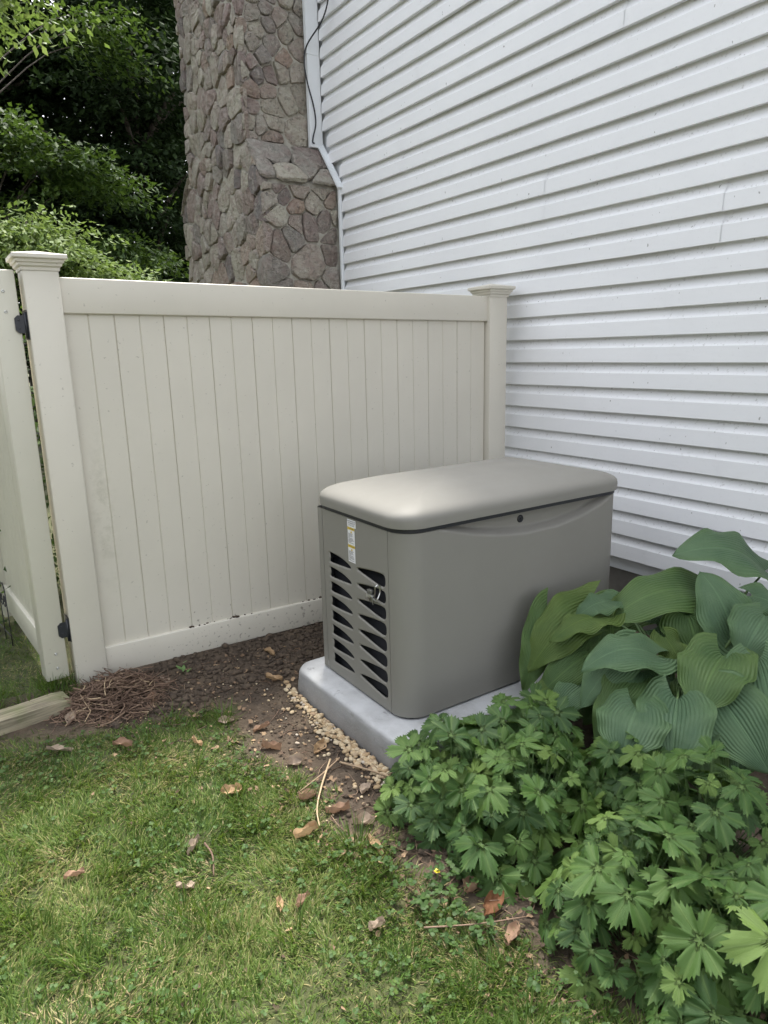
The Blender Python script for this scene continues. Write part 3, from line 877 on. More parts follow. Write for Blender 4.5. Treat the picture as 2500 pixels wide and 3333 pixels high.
# base frame, gasket, lid
def ring_strip(o0, o1, rings, mat, name, parent, cap=False, sm=True):
    vs = []; fs = []
    for (ins, z) in rings:
        q = rrect(0+ins, GLEN-ins, 0+ins, GWID-ins, max(GR-ins, 0.02), 10); n = len(q)
        vs += [(x, y, zl(z)) for x, y in q]
    for i in range(len(rings)-1):
        for k in range(n): fs.append((i*n+k, i*n+(k+1) % n, (i+1)*n+(k+1) % n, (i+1)*n+k))
    if cap: fs.append(tuple((len(rings)-1)*n+k for k in range(n)))
    return mk(name, vs, fs, mat, parent, sm)
ring_strip(0, 0, [(0.014, 0.126), (0.014, 0.142), (0.03, 0.142)], M_BLACK, 'base_frame', gen)
smooth_by_angle(ring_strip(0, 0, [(0.035, 0.890), (0.002, 0.8945), (-0.003, 0.896), (-0.003, 0.909), (0.0, 0.912), (0.03, 0.912)], M_BLACK, 'gasket', gen), 40)
lv = []; lf = []; NR = 40
for i in range(NR):
    t = i/(NR-1); s = (t**1.6)*(GWID/2-0.004); x0 = -0.013+s*1.45; y0 = -0.013+s
    x1 = GLEN+0.013-s*1.45; y1 = GWID+0.013-s
    q = rrect(x0, x1, y0, y1, max(0.108-s*0.85, 0.003), 10); n = len(q)
    u = min(s/0.105, 1.0); h = 0.052*(1-(1-u)**2.4)**(1/2.4)
    for (x, y) in q:
        cr = 1-((x-GLEN*0.52)/(GLEN*0.60))**2
        v = (y-GWID/2)/(GWID/2)
        lv.append((x, y, zl(0.912)+0.028+h+sstep(0, 0.20, s)*0.054*max(cr, 0)*(1-0.45*v*v)))
q0 = rrect(-0.012, GLEN+0.012, -0.012, GWID+0.012, 0.110, 10)
base = [(x, y, zl(0.9125)) for x, y in q0]
lv = base+lv
for i in range(NR):
    for k in range(n): lf.append((i*n+k, i*n+(k+1) % n, (i+1)*n+(k+1) % n, (i+1)*n+k))
lf.append(tuple(NR*n+k for k in range(n)))
smooth_by_angle(mk('lid', lv, lf, M_GEN, gen, True), 40)
# latch
la = MB(); la.lathe((0.636, 0.042, zl(0.856)), (0, -1, 0), [(0.0165, -0.002), (0.0165, 0.003), (0.0135, 0.006), (0.0125, 0.0062), (0.0110, 0.0045), (0.0045, 0.0045), (0.004, 0.007)], 24)
smooth_by_angle(la.build('latch', M_BLACK, gen, True), 35)
# stickers on the end panel
def plate(b0, b1, z0, z1, a, mat, name, parent):
    return mk(name, [(a, b0, zl(z0)), (a, b1, zl(z0)), (a, b1, zl(z1)), (a, b0, zl(z1))], [(0, 1, 2, 3)], mat, parent)
def text(body, size, bc, z, a, mat, parent, align='CENTER'):
    c = bpy.data.curves.new('lettering', 'FONT'); c.body = body; c.size = size; c.align_x = align; c.align_y = 'CENTER'
    t = bpy.data.objects.new('tmp', c); COL.objects.link(t)
    me = bpy.data.meshes.new_from_object(t.evaluated_get(bpy.context.evaluated_depsgraph_get()))
    bpy.data.objects.remove(t); bpy.data.curves.remove(c)
    me.name = 'lettering'; me.materials.clear()
    for v in me.vertices: v.co = Vector((a, bc-v.co.x, zl(z)+v.co.y))
    return mesh_obj('lettering', me, mat, parent)
st = plate(0.330, 0.398, 0.8565, 0.8885, -0.0016, M_LABELW, 'sticker', gen)
for i, s in enumerate(('WEATHER-PROOF', 'TAMPERPROOF', 'ENCLOSURE')): text(s, 0.0082, 0.364, 0.881-i*0.0083, -0.0021, M_INK, st)
for (zt_, zb_, head) in ((0.8560, 0.7805, 'CAUTION'), (0.7800, 0.7050, 'PRECAUCION')):
    s2 = plate(0.341, 0.3965, zb_, zt_, -0.0014, M_LABELW, 'sticker', gen)
    plate(0.3415, 0.396, zt_-0.012, zt_-0.0005, -0.0019, M_LABELY, 'sticker_header', s2)
    text(head, 0.0085 if len(head) < 8 else 0.0072, 0.367, zt_-0.0064, -0.0023, M_INK, s2)
    mk('warning_triangle', [(-0.0019, 0.375, zl(zt_-0.0245)), (-0.0019, 0.359, zl(zt_-0.0245)), (-0.0019, 0.367, zl(zt_-0.0135))], [(0, 1, 2)], M_LABELY, s2)
    mk('warning_mark', [(-0.0022, 0.3685, zl(zt_-0.0232)), (-0.0022, 0.3655, zl(zt_-0.0232)), (-0.0022, 0.367, zl(zt_-0.0155))], [(0, 1, 2)], M_INK, s2)
    ln = MB(); z = zt_-0.0285; k = 0
    lr = random.Random(len(head))
    while z > zb_+0.004:
        e = 0.391-lr.uniform(0.030, 0.045) if k % 5 != 4 else 0.391-lr.uniform(0.010, 0.02)
        b = 0.391
        while b > e:
            wl = lr.uniform(0.003, 0.007); ln.add([(-0.0019, b, zl(z)), (-0.0019, max(b-wl, e), zl(z)), (-0.0019, max(b-wl, e), zl(z)+0.0018), (-0.0019, b, zl(z)+0.0018)], [(0, 1, 2, 3)]); b -= wl+0.0011
        z -= 0.0040; k += 1
    ln.build('small_print', M_INK, s2)
# ---------------------------------------------------------------- padlock hanging in the louvres
pl = empty('padlock', (GX-0.012, GY+0.175, 0.60), GA)
tag(pl, 'small steel padlock with key ring hanging in the generator louvres', 'padlock')
m = MB(); m.box(-0.006, 0.012, 0.022, 0.066, -0.012, 0.012, 0.003); b_ = smooth_by_angle(m.build('lock_body', M_STEEL, pl), 45)
m = MB(); m.box(-0.003, 0.010, 0.030, 0.062, 0.013, 0.030, 0.002); smooth_by_angle(m.build('lock_plate', simple('dull_steel', (0.24, 0.24, 0.225), 0.45, 0.8), pl), 45)
m = MB(); m.tube(crom([(0.006, 0.020, 0.006), (0.0, 0.004, 0.030), (-0.006, -0.008, 0.056), (0.012, -0.010, 0.062), (0.012, -0.012, 0.03), (-0.004, -0.016, 0.006), (0.0, 0.0, -0.006), (0.004, 0.022, -0.004)], 6), 0.0031, 8); m.build('shackle', M_STEEL, pl, True)
m = MB(); m.tube([(-0.009, 0.018+0.0135*cos(t), -0.008+0.0135*sin(t)) for t in np.linspace(0, 2*pi, 25)], 0.0011, 6, False); m.build('key_ring', M_BLACK, pl, True)
m = MB(); m.box(-0.0095, -0.008, 0.006, 0.012, -0.022, 0.004, 0.0008); m.build('key', M_STEEL, pl)

# ---------------------------------------------------------------- timber and wire edging
ti = MB(); ti.box(-0.75, 0.0, -0.058, 0.058, -0.09, 0.045, 0.005)
to = ti.build('landscape_timber', M_TIMBER)
bmx = bmesh.new(); bmx.from_mesh(to.data); bmesh.ops.subdivide_edges(bmx, edges=[e for e in bmx.edges if e.calc_length() > 0.3], cuts=14)
for v in bmx.verts:
    v.co.y += 0.0025*math.sin(v.co.x*23+v.co.z*40); v.co.z += 0.002*math.sin(v.co.x*17+v.co.y*50)+(-0.006 if v.co.x > -0.03 and v.co.z > 0 else 0)
    if v.co.x > -0.02: v.co.x -= 0.012*(math.sin(v.co.z*60)+math.sin(v.co.y*45+1))
bmx.to_mesh(to.data); bmx.free()
to.location = (-2.118, 0.395, 0.062); to.rotation_euler = (0, 0, radians(6))
tag(smooth_by_angle(to, 40), 'weathered landscape timber lying in the grass by the left fence post', 'timber')
we = empty('wire_border', (-2.24, 1.30, 0.0), radians(97))
tag(we, 'black scrolled wire garden edging at the foot of the open gate', 'edging')
for i in range(3):
    x = i*0.14
    m = MB(); m.tube([(x, 0, -0.04), (x, 0, 0.36)], 0.003, 6); m.build('stake', M_WIRE, we, True)
    m = MB(); m.tube(crom([(x, 0, 0.36), (x+0.03, 0, 0.40), (x+0.07, 0, 0.385), (x+0.11, 0, 0.40), (x+0.14, 0, 0.36)], 6), 0.003, 6); m.build('top_wire', M_WIRE, we, True)
    for sx in (-1, 1):
        c = (x+0.07+sx*0.03, 0, 0.30)
        m = MB(); m.tube([(c[0]+sx*(-0.03+0.030*(1-k/22)*cos(-pi+k*0.42)+0.03), 0, c[2]+0.045*(1-k/26)*sin(-pi+k*0.42)) for k in range(18)], 0.0026, 6); m.build('scroll', M_WIRE, we, True)
    m = MB(); m.tube([(x, 0, 0.10), (x+0.14, 0, 0.10)], 0.0026, 6); m.build('lower_wire', M_WIRE, we, True)

# ---------------------------------------------------------------- scatter helpers
def ribbon_blades(P, L, Wd, lean_az, lean, curve, tint, segs=3):
    """vectorised grass blades -> V,F,tint ; P (n,3) roots"""
    n = len(P); S = segs+1
    t = np.linspace(0, 1, S)[None, :]
    d = np.stack([np.cos(lean_az), np.sin(lean_az)], 1)
    ang = lean[:, None]+curve[:, None]*t
    ds = L[:, None]/segs
    hx = np.concatenate([np.zeros((n, 1)), np.cumsum(np.sin(ang[:, :-1])*ds, 1)], 1)
    hz = np.concatenate([np.zeros((n, 1)), np.cumsum(np.cos(ang[:, :-1])*ds, 1)], 1)
    ctr = np.stack([P[:, 0:1]+d[:, 0:1]*hx, P[:, 1:2]+d[:, 1:2]*hx, P[:, 2:3]+hz], 2)
    ctr[:, 1:, 2] = np.maximum(ctr[:, 1:, 2], P[:, 2:3]+0.002)
    sa = lean_az+np.pi/2+rng.uniform(-0.9, 0.9, n)
    sd = np.stack([np.cos(sa), np.sin(sa), np.zeros(n)], 1)
    wv = Wd[:, None]*np.array([0.8, 1.0, 0.75, 0.06] if segs == 3 else np.linspace(1, 0.05, S))[None, :]*0.5
    Lf = ctr-sd[:, None, :]*wv[:, :, None]; Rt = ctr+sd[:, None, :]*wv[:, :, None]
    V = np.stack([Lf, Rt], 2).reshape(n, S*2, 3)
    base = (np.arange(n)*S*2)[:, None]
    q = np.concatenate([np.stack([base[:, 0]+2*k, base[:, 0]+2*k+1, base[:, 0]+2*k+3, base[:, 0]+2*k+2], 1)[:, None, :] for k in range(segs)], 1)
    return V.reshape(-1, 3), q.reshape(-1, 4), np.repeat(tint, S*2)

# ---------------------------------------------------------------- lawn (grass is stuff)
def grass(name, label, poly, n, box):
    x = rng.uniform(box[0], box[1], n); y = rng.uniform(box[2], box[3], n)
    m = lawn_mask(x, y)
    dens = 0.10+1.15*fbm(x*4.2+3, y*4.2, 3)+0.6*(vnoise(x*15, y*15)-0.5)
    keep = (rng.random(n) < m*np.clip(dens, 0.12, 1)) & (poly_dist(x, y, poly) > -0.15)
    x, y = x[keep], y[keep]; k = len(x)
    P = np.stack([x, y, ground_z(x, y)-0.003], 1)
    lush = fbm(x*2.1+9, y*2.1, 3)
    L = rng.uniform(0.018, 0.050, k)*(0.5+1.0*lush); Wd = rng.uniform(0.0018, 0.0042, k)
    az = 2*np.pi*vnoise(x*6+5, y*6)*1.6+rng.normal(0, 0.9, k)
    tint = np.clip(0.45+0.95*(fbm(x*2.6, y*2.6+4, 3)-0.47)+rng.normal(0, 0.25, k), 0, 0.86)
    dead = rng.random(k) < 0.10+0.34*sstep(0.60, 0.80, vnoise(x*3.4+1, y*3.4))
    tint = np.where(dead, rng.uniform(0.84, 1.0, k), tint)
    lean = rng.uniform(0.3, 1.4, k); lean = np.where(dead, rng.uniform(1.0, 1.5, k), lean)
    V, F, T = ribbon_blades(P, L, Wd, az, lean, rng.uniform(0.1, 1.0, k), tint)
    me = np_mesh(name, V, F); vattr(me, 'tint', T)
    o = mesh_obj(name, me, M_GRASS); tag(o, label, 'grass', kind='stuff'); return o
grass('lawn_grass', 'short green lawn grass with straw coloured blades in the foreground', LAWN, 300000, (-3.05, -1.2, -2.35, 0.3))
grass('rough_grass', 'taller green grass beyond the timber at the left edge', BACK, 60000, (-3.4, -2.05, 0.5, 2.4))
# longer tufts along the fence foot and bed edge
def tufts(name, label, spots, per, L0, L1, tint0=0.3):
    xs_, ys_, az_ = [], [], []
    for (x, y, r) in spots:
        a = rng.uniform(0, 2*np.pi, per); q = r*np.sqrt(rng.random(per))
        xs_.append(x+q*np.cos(a)); ys_.append(y+q*np.sin(a)); az_.append(a+rng.normal(0, 0.4, per))
    x = np.concatenate(xs_); y = np.concatenate(ys_); az = np.concatenate(az_); k = len(x)
    P = np.stack([x, y, ground_z(x, y)-0.003], 1)
    V, F, T = ribbon_blades(P, rng.uniform(L0, L1, k), rng.uniform(0.002, 0.0042, k), az, rng.uniform(0.1, 0.9, k), rng.uniform(0.2, 1.1, k), np.clip(rng.normal(tint0, 0.13, k), 0, 0.8))
    me = np_mesh(name, V, F); vattr(me, 'tint', T)
    tag(mesh_obj(name, me, M_GRASS), label, 'grass', kind='stuff')
tufts('tall_grass', 'longer grass tufts along the lawn edge and behind the timber',
      [(rng.uniform(-2.6, -2.05), rng.uniform(0.47, 0.66), 0.05) for _ in range(26)]+[(rng.uniform(-2.5, -1.5), rng.uniform(-1.9, 0.12), 0.035) for _ in range(42)]+
      [(rng.uniform(-1.7, -1.42), rng.uniform(-2.0, -1.5), 0.04) for _ in range(10)], 34, 0.05, 0.12)

# clover and small round weeds in the lawn and along the bed
def disc_leaves(name, label, x, y, zoff, rad, tint, mat, cat='clover', jag=0.0):
    k = len(x); n = 7
    a = rng.uniform(0, 2*np.pi, k)
    nz = np.stack([rng.normal(0, 0.35, k), rng.normal(0, 0.35, k), np.ones(k)], 1); nz /= np.linalg.norm(nz, axis=1)[:, None]
    u = np.cross(nz, np.stack([np.cos(a), np.sin(a), np.zeros(k)], 1)); u /= np.linalg.norm(u, axis=1)[:, None]
    v = np.cross(nz, u)
    th = np.linspace(0, 2*np.pi, n, endpoint=False)
    rr = rad[:, None]*(1-0.28*(np.abs(th) < 0.01))[None, :]*(1-jag*rng.random((k, n)))
    C = np.stack([x, y, ground_z(x, y)+zoff], 1)
    ring = C[:, None, :]+u[:, None, :]*(rr*np.cos(th))[:, :, None]+v[:, None, :]*(rr*np.sin(th))[:, :, None]
    ctr = C-nz*(rad*0.18)[:, None]
    V = np.concatenate([ring, ctr[:, None, :]], 1).reshape(-1, 3)
    b = (np.arange(k)*(n+1))[:, None]
    F = np.concatenate([np.stack([b[:, 0]+i, b[:, 0]+(i+1) % n, b[:, 0]+n], 1)[:, None, :] for i in range(n)], 1).reshape(-1, 3)
    me = np_mesh(name, V, F); vattr(me, 'tint', np.repeat(tint, n+1))
    o = mesh_obj(name, me, mat, smooth=True); tag(o, label, cat, kind='stuff')
n = 5200
x = rng.uniform(-3.0, -1.2, n); y = rng.uniform(-2.4, 0.15, n)
near_bed = np.exp(-np.abs(poly_dist(x, y, LAWN))/0.22)
keep = (lawn_mask(x, y) > 0.3) & (rng.random(n) < 0.10+0.9*(fbm(x*3+7, y*3+2, 3) > 0.52)*0.55+0.5*near_bed)
x, y = x[keep], y[keep]; k = len(x)
cx = np.repeat(x, 3); cy = np.repeat(y, 3); a = np.tile(np.array([0, 2.09, 4.19]), k)+np.repeat(rng.uniform(0, 6, k), 3)
rd = np.repeat(rng.uniform(0.0032, 0.0068, k), 3)
disc_leaves('clover', 'low clover leaves growing through the lawn', cx+rd*0.95*np.cos(a), cy+rd*0.95*np.sin(a), np.repeat(rng.uniform(0.012, 0.032, k), 3), rd, np.clip(rng.normal(0.5, 0.2, 3*k), 0, 1), M_CLOVER)
BEDE = [(-1.50, -1.15), (-1.30, -1.28), (-1.15, -1.45), (-1.05, -1.7), (-1.02, -2.1), (-1.42, -2.1), (-1.46, -1.7), (-1.54, -1.4)]
n = 2600
x = rng.uniform(-1.62, -0.95, n); y = rng.uniform(-2.2, -1.1, n); d = poly_dist(x, y, BEDE)
keep = (d > -0.05) & (rng.random(n) < 0.10+0.5*(fbm(x*6, y*6, 3) > 0.50)); x, y = x[keep], y[keep]; k = len(x)
cx = np.repeat(x, 3); cy = np.repeat(y, 3); a = np.tile(np.array([0, 2.09, 4.19]), k)+np.repeat(rng.uniform(0, 6, k), 3)
rd = np.repeat(rng.uniform(0.004, 0.0095, k), 3)
disc_leaves('ground_cover', 'small three leaved ground cover at the edge of the flower bed', cx+rd*0.95*np.cos(a), cy+rd*0.95*np.sin(a), np.repeat(rng.uniform(0.015, 0.06, k), 3), rd, np.clip(rng.normal(0.22, 0.2, 3*k), 0, 1), M_CLOVER, 'ground cover')

# ---------------------------------------------------------------- lumps: clods and pebbles
def ico(sub):
    bm = bmesh.new(); bmesh.ops.create_icosphere(bm, subdivisions=sub, radius=1.0)
    V = np.array([v.co[:] for v in bm.verts]); F = np.array([[v.index for v in f.verts] for f in bm.faces]); bm.free(); return V, F
def lumps(C, S, sub, jit, seed):
    r = np.random.default_rng(seed); V0, F0 = ico(sub); n = len(C); nv = len(V0)
    f = 1+r.uniform(-jit, jit, (n, nv))
    a = r.uniform(0, 2*np.pi, n); ca, sa_ = np.cos(a), np.sin(a)
    P = V0[None]*f[:, :, None]*S[:, None, :]
    X = P[:, :, 0]*ca[:, None]-P[:, :, 1]*sa_[:, None]; Y = P[:, :, 0]*sa_[:, None]+P[:, :, 1]*ca[:, None]
    V = np.stack([X, Y, P[:, :, 2]], 2)+C[:, None, :]
    F = F0[None]+(np.arange(n)*nv)[:, None, None]
    return V.reshape(-1, 3), F.reshape(-1, 3), nv
SOIL = [(-2.02, 0.50), (0.4, 0.50), (0.4, 0.02), (-1.20, 0.03), (-1.22, -0.86), (-0.9, -0.90), (-0.7, -1.2), (-0.7, -2.2), (-1.36, -2.2), (-1.40, -1.5), (-1.47, -1.3), (-1.5, -1.15), (-1.62, -0.7), (-1.6, -0.2), (-1.95, 0.02)]
n = 15000; x = rng.uniform(-2.1, -0.3, n); y = rng.uniform(-2.2, 0.56, n)
keep = (poly_dist(x, y, SOIL) > -0.03) & (rng.random(n) < (0.35+0.65*(y > 0.05))*(1-0.9*lawn_mask(x, y))); x, y = x[keep], y[keep]; k = len(x)
s = rng.gamma(2.0, 0.0026, k)+0.0022; s = np.clip(s*(0.7+0.6*(y > 0.1)), 0.002, 0.024)
C = np.stack([x, y, ground_z(x, y)+s*0.25], 1); S = np.stack([s, s*rng.uniform(0.7, 1, k), s*rng.uniform(0.5, 0.85, k)], 1)
V, F, nv = lumps(C, S, 1, 0.28, 5)
tag(mesh_obj('soil_clods', np_mesh('soil_clods', V, F), M_CLOD), 'loose dark soil clods in the bare strip below the fence', 'soil', kind='stuff')
# pale chips of stone in the soil
n = 240; x = rng.uniform(-2.0, -1.2, n); y = rng.uniform(-1.1, 0.45, n); keep = poly_dist(x, y, SOIL) > 0; x, y = x[keep], y[keep]; k = len(x)
s = rng.uniform(0.002, 0.0055, k); C = np.stack([x, y, ground_z(x, y)+s*0.5+0.003], 1); S = np.stack([s*1.3, s, s*0.7], 1)
V, F, nv = lumps(C, S, 1, 0.2, 6); me = np_mesh('stone_chips', V, F); vattr(me, 'tint', np.repeat(rng.random(k), nv))
tag(mesh_obj('stone_chips', me, M_PEB), 'tiny pale stone chips scattered over the bare soil', 'gravel', kind='stuff')
# soil crumbs resting on the ledge of the bottom rail
n = 190; t = rng.random(n)**0.8; xr = -0.72-t*1.60; s = np.clip(rng.gamma(2.2, 0.0017, n), 0.0015, 0.010)
xr = xr+0.05*np.sin(t*40)
C = np.stack([0.476+xr*np.cos(-0.0095), 0.522+xr*np.sin(-0.0095)+rng.uniform(0.004, 0.017, n), 0.048+0.141-0.0122*xr+s*0.4], 1)
keep = (C[:, 0] > -1.90) & (fbm(C[:, 0]*9, C[:, 0]*0+3, 3) > 0.42); C = C[keep]; s = s[keep]
V, F, nv = lumps(C, np.stack([s*1.2, s, s*0.7], 1), 1, 0.3, 9)
tag(mesh_obj('soil_crumbs', np_mesh('soil_crumbs', V, F), M_CLOD), 'dark soil crumbs lying along the ledge of the bottom fence rail', 'soil', kind='stuff')
# pea gravel along the end of the pad
n = 620; t = rng.random(n)**0.75; off = np.abs(rng.normal(0, 0.030, n))*(0.6+0.8*t); off = np.where(rng.random(n) < 0.08, off+rng.random(n)*0.12, off)
y = 0.05-t*0.93; wdt = 0.35+0.9*fbm(y*7, y*0+2, 2)
x = -1.214-off*wdt*1.25-0.004
y = y+rng.normal(0, 0.006, n)
s = np.clip(rng.gamma(6.0, 0.00112, n), 0.0030, 0.0115)
C = np.stack([x, y, ground_z(x, y)+0.002+s*0.45+rng.random(n)*np.clip(0.009-off*0.15, 0, 0.009)], 1)
S = np.stack([s*rng.uniform(1.0, 1.5, n), s, s*rng.uniform(0.6, 0.9, n)], 1)
V, F, nv = lumps(C, S, 2, 0.07, 8); me = np_mesh('pea_gravel', V, F); vattr(me, 'tint', np.repeat(rng.random(n), nv))
tag(mesh_obj('pea_gravel', me, M_PEB, smooth=True), 'cream pea gravel spilling along the end of the concrete pad', 'gravel', kind='stuff')

# ---------------------------------------------------------------- dry stems, twigs, litter
def sticks(name, label, cat, X, Y, Zo, Ln, R, slope, tint, mat, bend=0.15, n=4):
    m = MB(); T = []
    for i in range(len(X)):
        a = rng.uniform(0, 2*np.pi); d = Vector((cos(a)*cos(slope[i]), sin(a)*cos(slope[i]), sin(slope[i]))); sd = Vector((-sin(a), cos(a), rng.uniform(-0.3, 0.3)))
        c = Vector((X[i], Y[i], Zo[i])); L = Ln[i]; b = rng.normal(0, bend)*L
        pts = [c-d*L/2, c-d*L/6+sd*b, c+d*L/6+sd*b*rng.uniform(0.4, 1), c+d*L/2]
        v0 = len(m.v); m.tube(pts, [R[i], R[i]*0.95, R[i]*0.85, R[i]*0.6], n); T += [tint[i]]*(len(m.v)-v0)
    o = m.build(name, mat, None, True); vattr(o.data, 'tint', np.array(T)); tag(o, label, cat, kind='stuff'); return o
n = 620; a = rng.uniform(0, 2*np.pi, n); q = np.sqrt(rng.random(n))
px_ = -1.935+0.235*q*np.cos(a); py_ = 0.325+0.185*q*np.sin(a)
hz = 0.125*np.clip(1-q**1.7, 0, 1)*(0.55+0.45*np.clip((py_-0.2)/0.25, 0, 1))
sticks('dry_stem_pile', 'heap of dry brown stems piled against the left fence post', 'stem pile', px_, py_, ground_z(px_, py_)+0.006+rng.random(n)*hz, rng.uniform(0.05, 0.19, n), rng.uniform(0.0014, 0.0032, n), rng.normal(0, 0.24, n), np.clip(rng.normal(0.52, 0.22, n), 0, 1), M_STRAW)
n = 820; x = rng.uniform(-2.0, -1.0, n); y = rng.uniform(-2.1, 0.45, n); keep = (poly_dist(x, y, SOIL) > -0.06); x, y = x[keep], y[keep]; k = len(x)
keep = rng.random(k) < np.where(y < -0.45, 1.0, 0.42); x, y = x[keep], y[keep]; k = len(x)
sticks('twig_litter', 'thin twigs and bark shreds strewn on the soil beside the pad', 'twigs', x, y, ground_z(x, y)+rng.uniform(0.003, 0.014, k), rng.uniform(0.02, 0.10, k), rng.uniform(0.0007, 0.002, k), rng.normal(0, 0.1, k), np.clip(rng.normal(0.5, 0.25, k), 0, 1), M_STRAW)
def one_stick(name, label, pts, r, tint):
    m = MB(); P = crom([(x, y, gzf(x, y)+h) for x, y, h in pts], 5); m.tube(P, [r*(1-0.5*i/len(P)) for i in range(len(P))], 6)
    o = m.build(name, M_STRAW, None, True); vattr(o.data, 'tint', np.full(len(m.v), tint)); tag(o, label, 'stick')
one_stick('long_stick', 'pale straight stick lying in front of the pad corner', [(-1.34, -0.66, 0.02), (-1.27, -0.79, 0.018), (-1.21, -0.92, 0.02)], 0.0046, 0.93)
one_stick('long_stick', 'forked tan stem curving from the soil onto the lawn', [(-1.36, -0.62, 0.02), (-1.47, -0.75, 0.022), (-1.55, -0.86, 0.026), (-1.585, -0.94, 0.024)], 0.0042, 1.0)
one_stick('long_stick', 'thin branch lying across the soil by the lawn corner', [(-1.33, -0.64, 0.024), (-1.44, -0.69, 0.02), (-1.56, -0.73, 0.018)], 0.0034, 0.9)
one_stick('long_stick', 'long thin stalk lying along the edge of the flower bed', [(-1.56, -1.48, 0.03), (-1.44, -1.56, 0.035), (-1.31, -1.615, 0.03)], 0.0026, 0.8)
one_stick('long_stick', 'brown stick half buried in the middle of the lawn', [(-1.93, -0.80, 0.03), (-1.93, -0.87, 0.03), (-1.955, -0.945, 0.02)], 0.004, 0.35)
# crumbs of dead leaf
n = 1500; x = rng.uniform(-2.2, -1.0, n); y = rng.uniform(-2.1, 0.45, n)
keep = (poly_dist(x, y, SOIL) > -0.10) | (rng.random(n) < 0.12); x, y = x[keep], y[keep]; k = len(x)
disc_leaves('leaf_crumbs', 'crumbled dead leaf pieces over the soil and lawn edge', x, y, rng.uniform(0.004, 0.016, k), rng.uniform(0.005, 0.016, k), rng.random(k), M_LITTER, 'leaf litter', 0.75)

# fallen leaves, one object each
def mat_dead(name, c0, c1):
    a = NM(name); v = a.coord('Object'); n = a.noise(v, 30, 5); c = a.ramp(n, [(0.3, c0), (0.7, c1)])
    a.color(c); a.rough(0.8); a.leafy(c, c1, 0.2); a.bump(n, 0.4, 0.003); return a.m
MD = [mat_dead('tan_leaf', (0.30, 0.19, 0.10), (0.50, 0.35, 0.20)), mat_dead('brown_leaf', (0.19, 0.115, 0.075), (0.36, 0.23, 0.15)), mat_dead('rust_leaf', (0.15, 0.065, 0.03), (0.26, 0.12, 0.055)), mat_dead('grey_leaf', (0.26, 0.20, 0.15), (0.42, 0.33, 0.25))]
def dead_leaf(x, y, ln, wd, mi, label, curl=1.0, up=0.0, seed=0, group='fallen leaves'):
    r = random.Random(seed); nu, nv_ = 9, 7; vs = []; fs = []
    ph = r.uniform(0, 6); k1 = r.uniform(0.7, 1.3)*curl
    lob = [1+r.uniform(-0.28, 0.16) for _ in range(nu*2)]
    for i in range(nu):
        t = i/(nu-1); wd_ = wd*(math.sin(pi*min(max(t*0.94+0.03, 0), 1))**0.7)
        for j in range(nv_):
            s = (j/(nv_-1)-0.5)*2; e = lob[i*2+(s > 0)] if abs(s) > 0.9 else 1
            w_ = s*wd_/2*e
            z = k1*(0.30*wd*abs(s)**1.6+0.10*ln*math.sin(t*4+ph)*t)+0.006*math.sin(s*5+t*9+ph)+r.uniform(-0.0016, 0.0016)
            vs.append((t*ln-ln/2, w_*(1-0.22*curl*abs(s)), z))
    for i in range(nu-1):
        for j in range(nv_-1): fs.append((i*nv_+j, (i+1)*nv_+j, (i+1)*nv_+j+1, i*nv_+j+1))
    o = mk('fallen_leaf', vs, fs, MD[mi], None, True)
    o.location = (x, y, gzf(x, y)+0.012+up); o.rotation_euler = (r.uniform(-0.5, 0.5), r.uniform(-0.35, 0.35), r.uniform(0, 6.28))
    tag(o, label, 'fallen leaf', group); return o
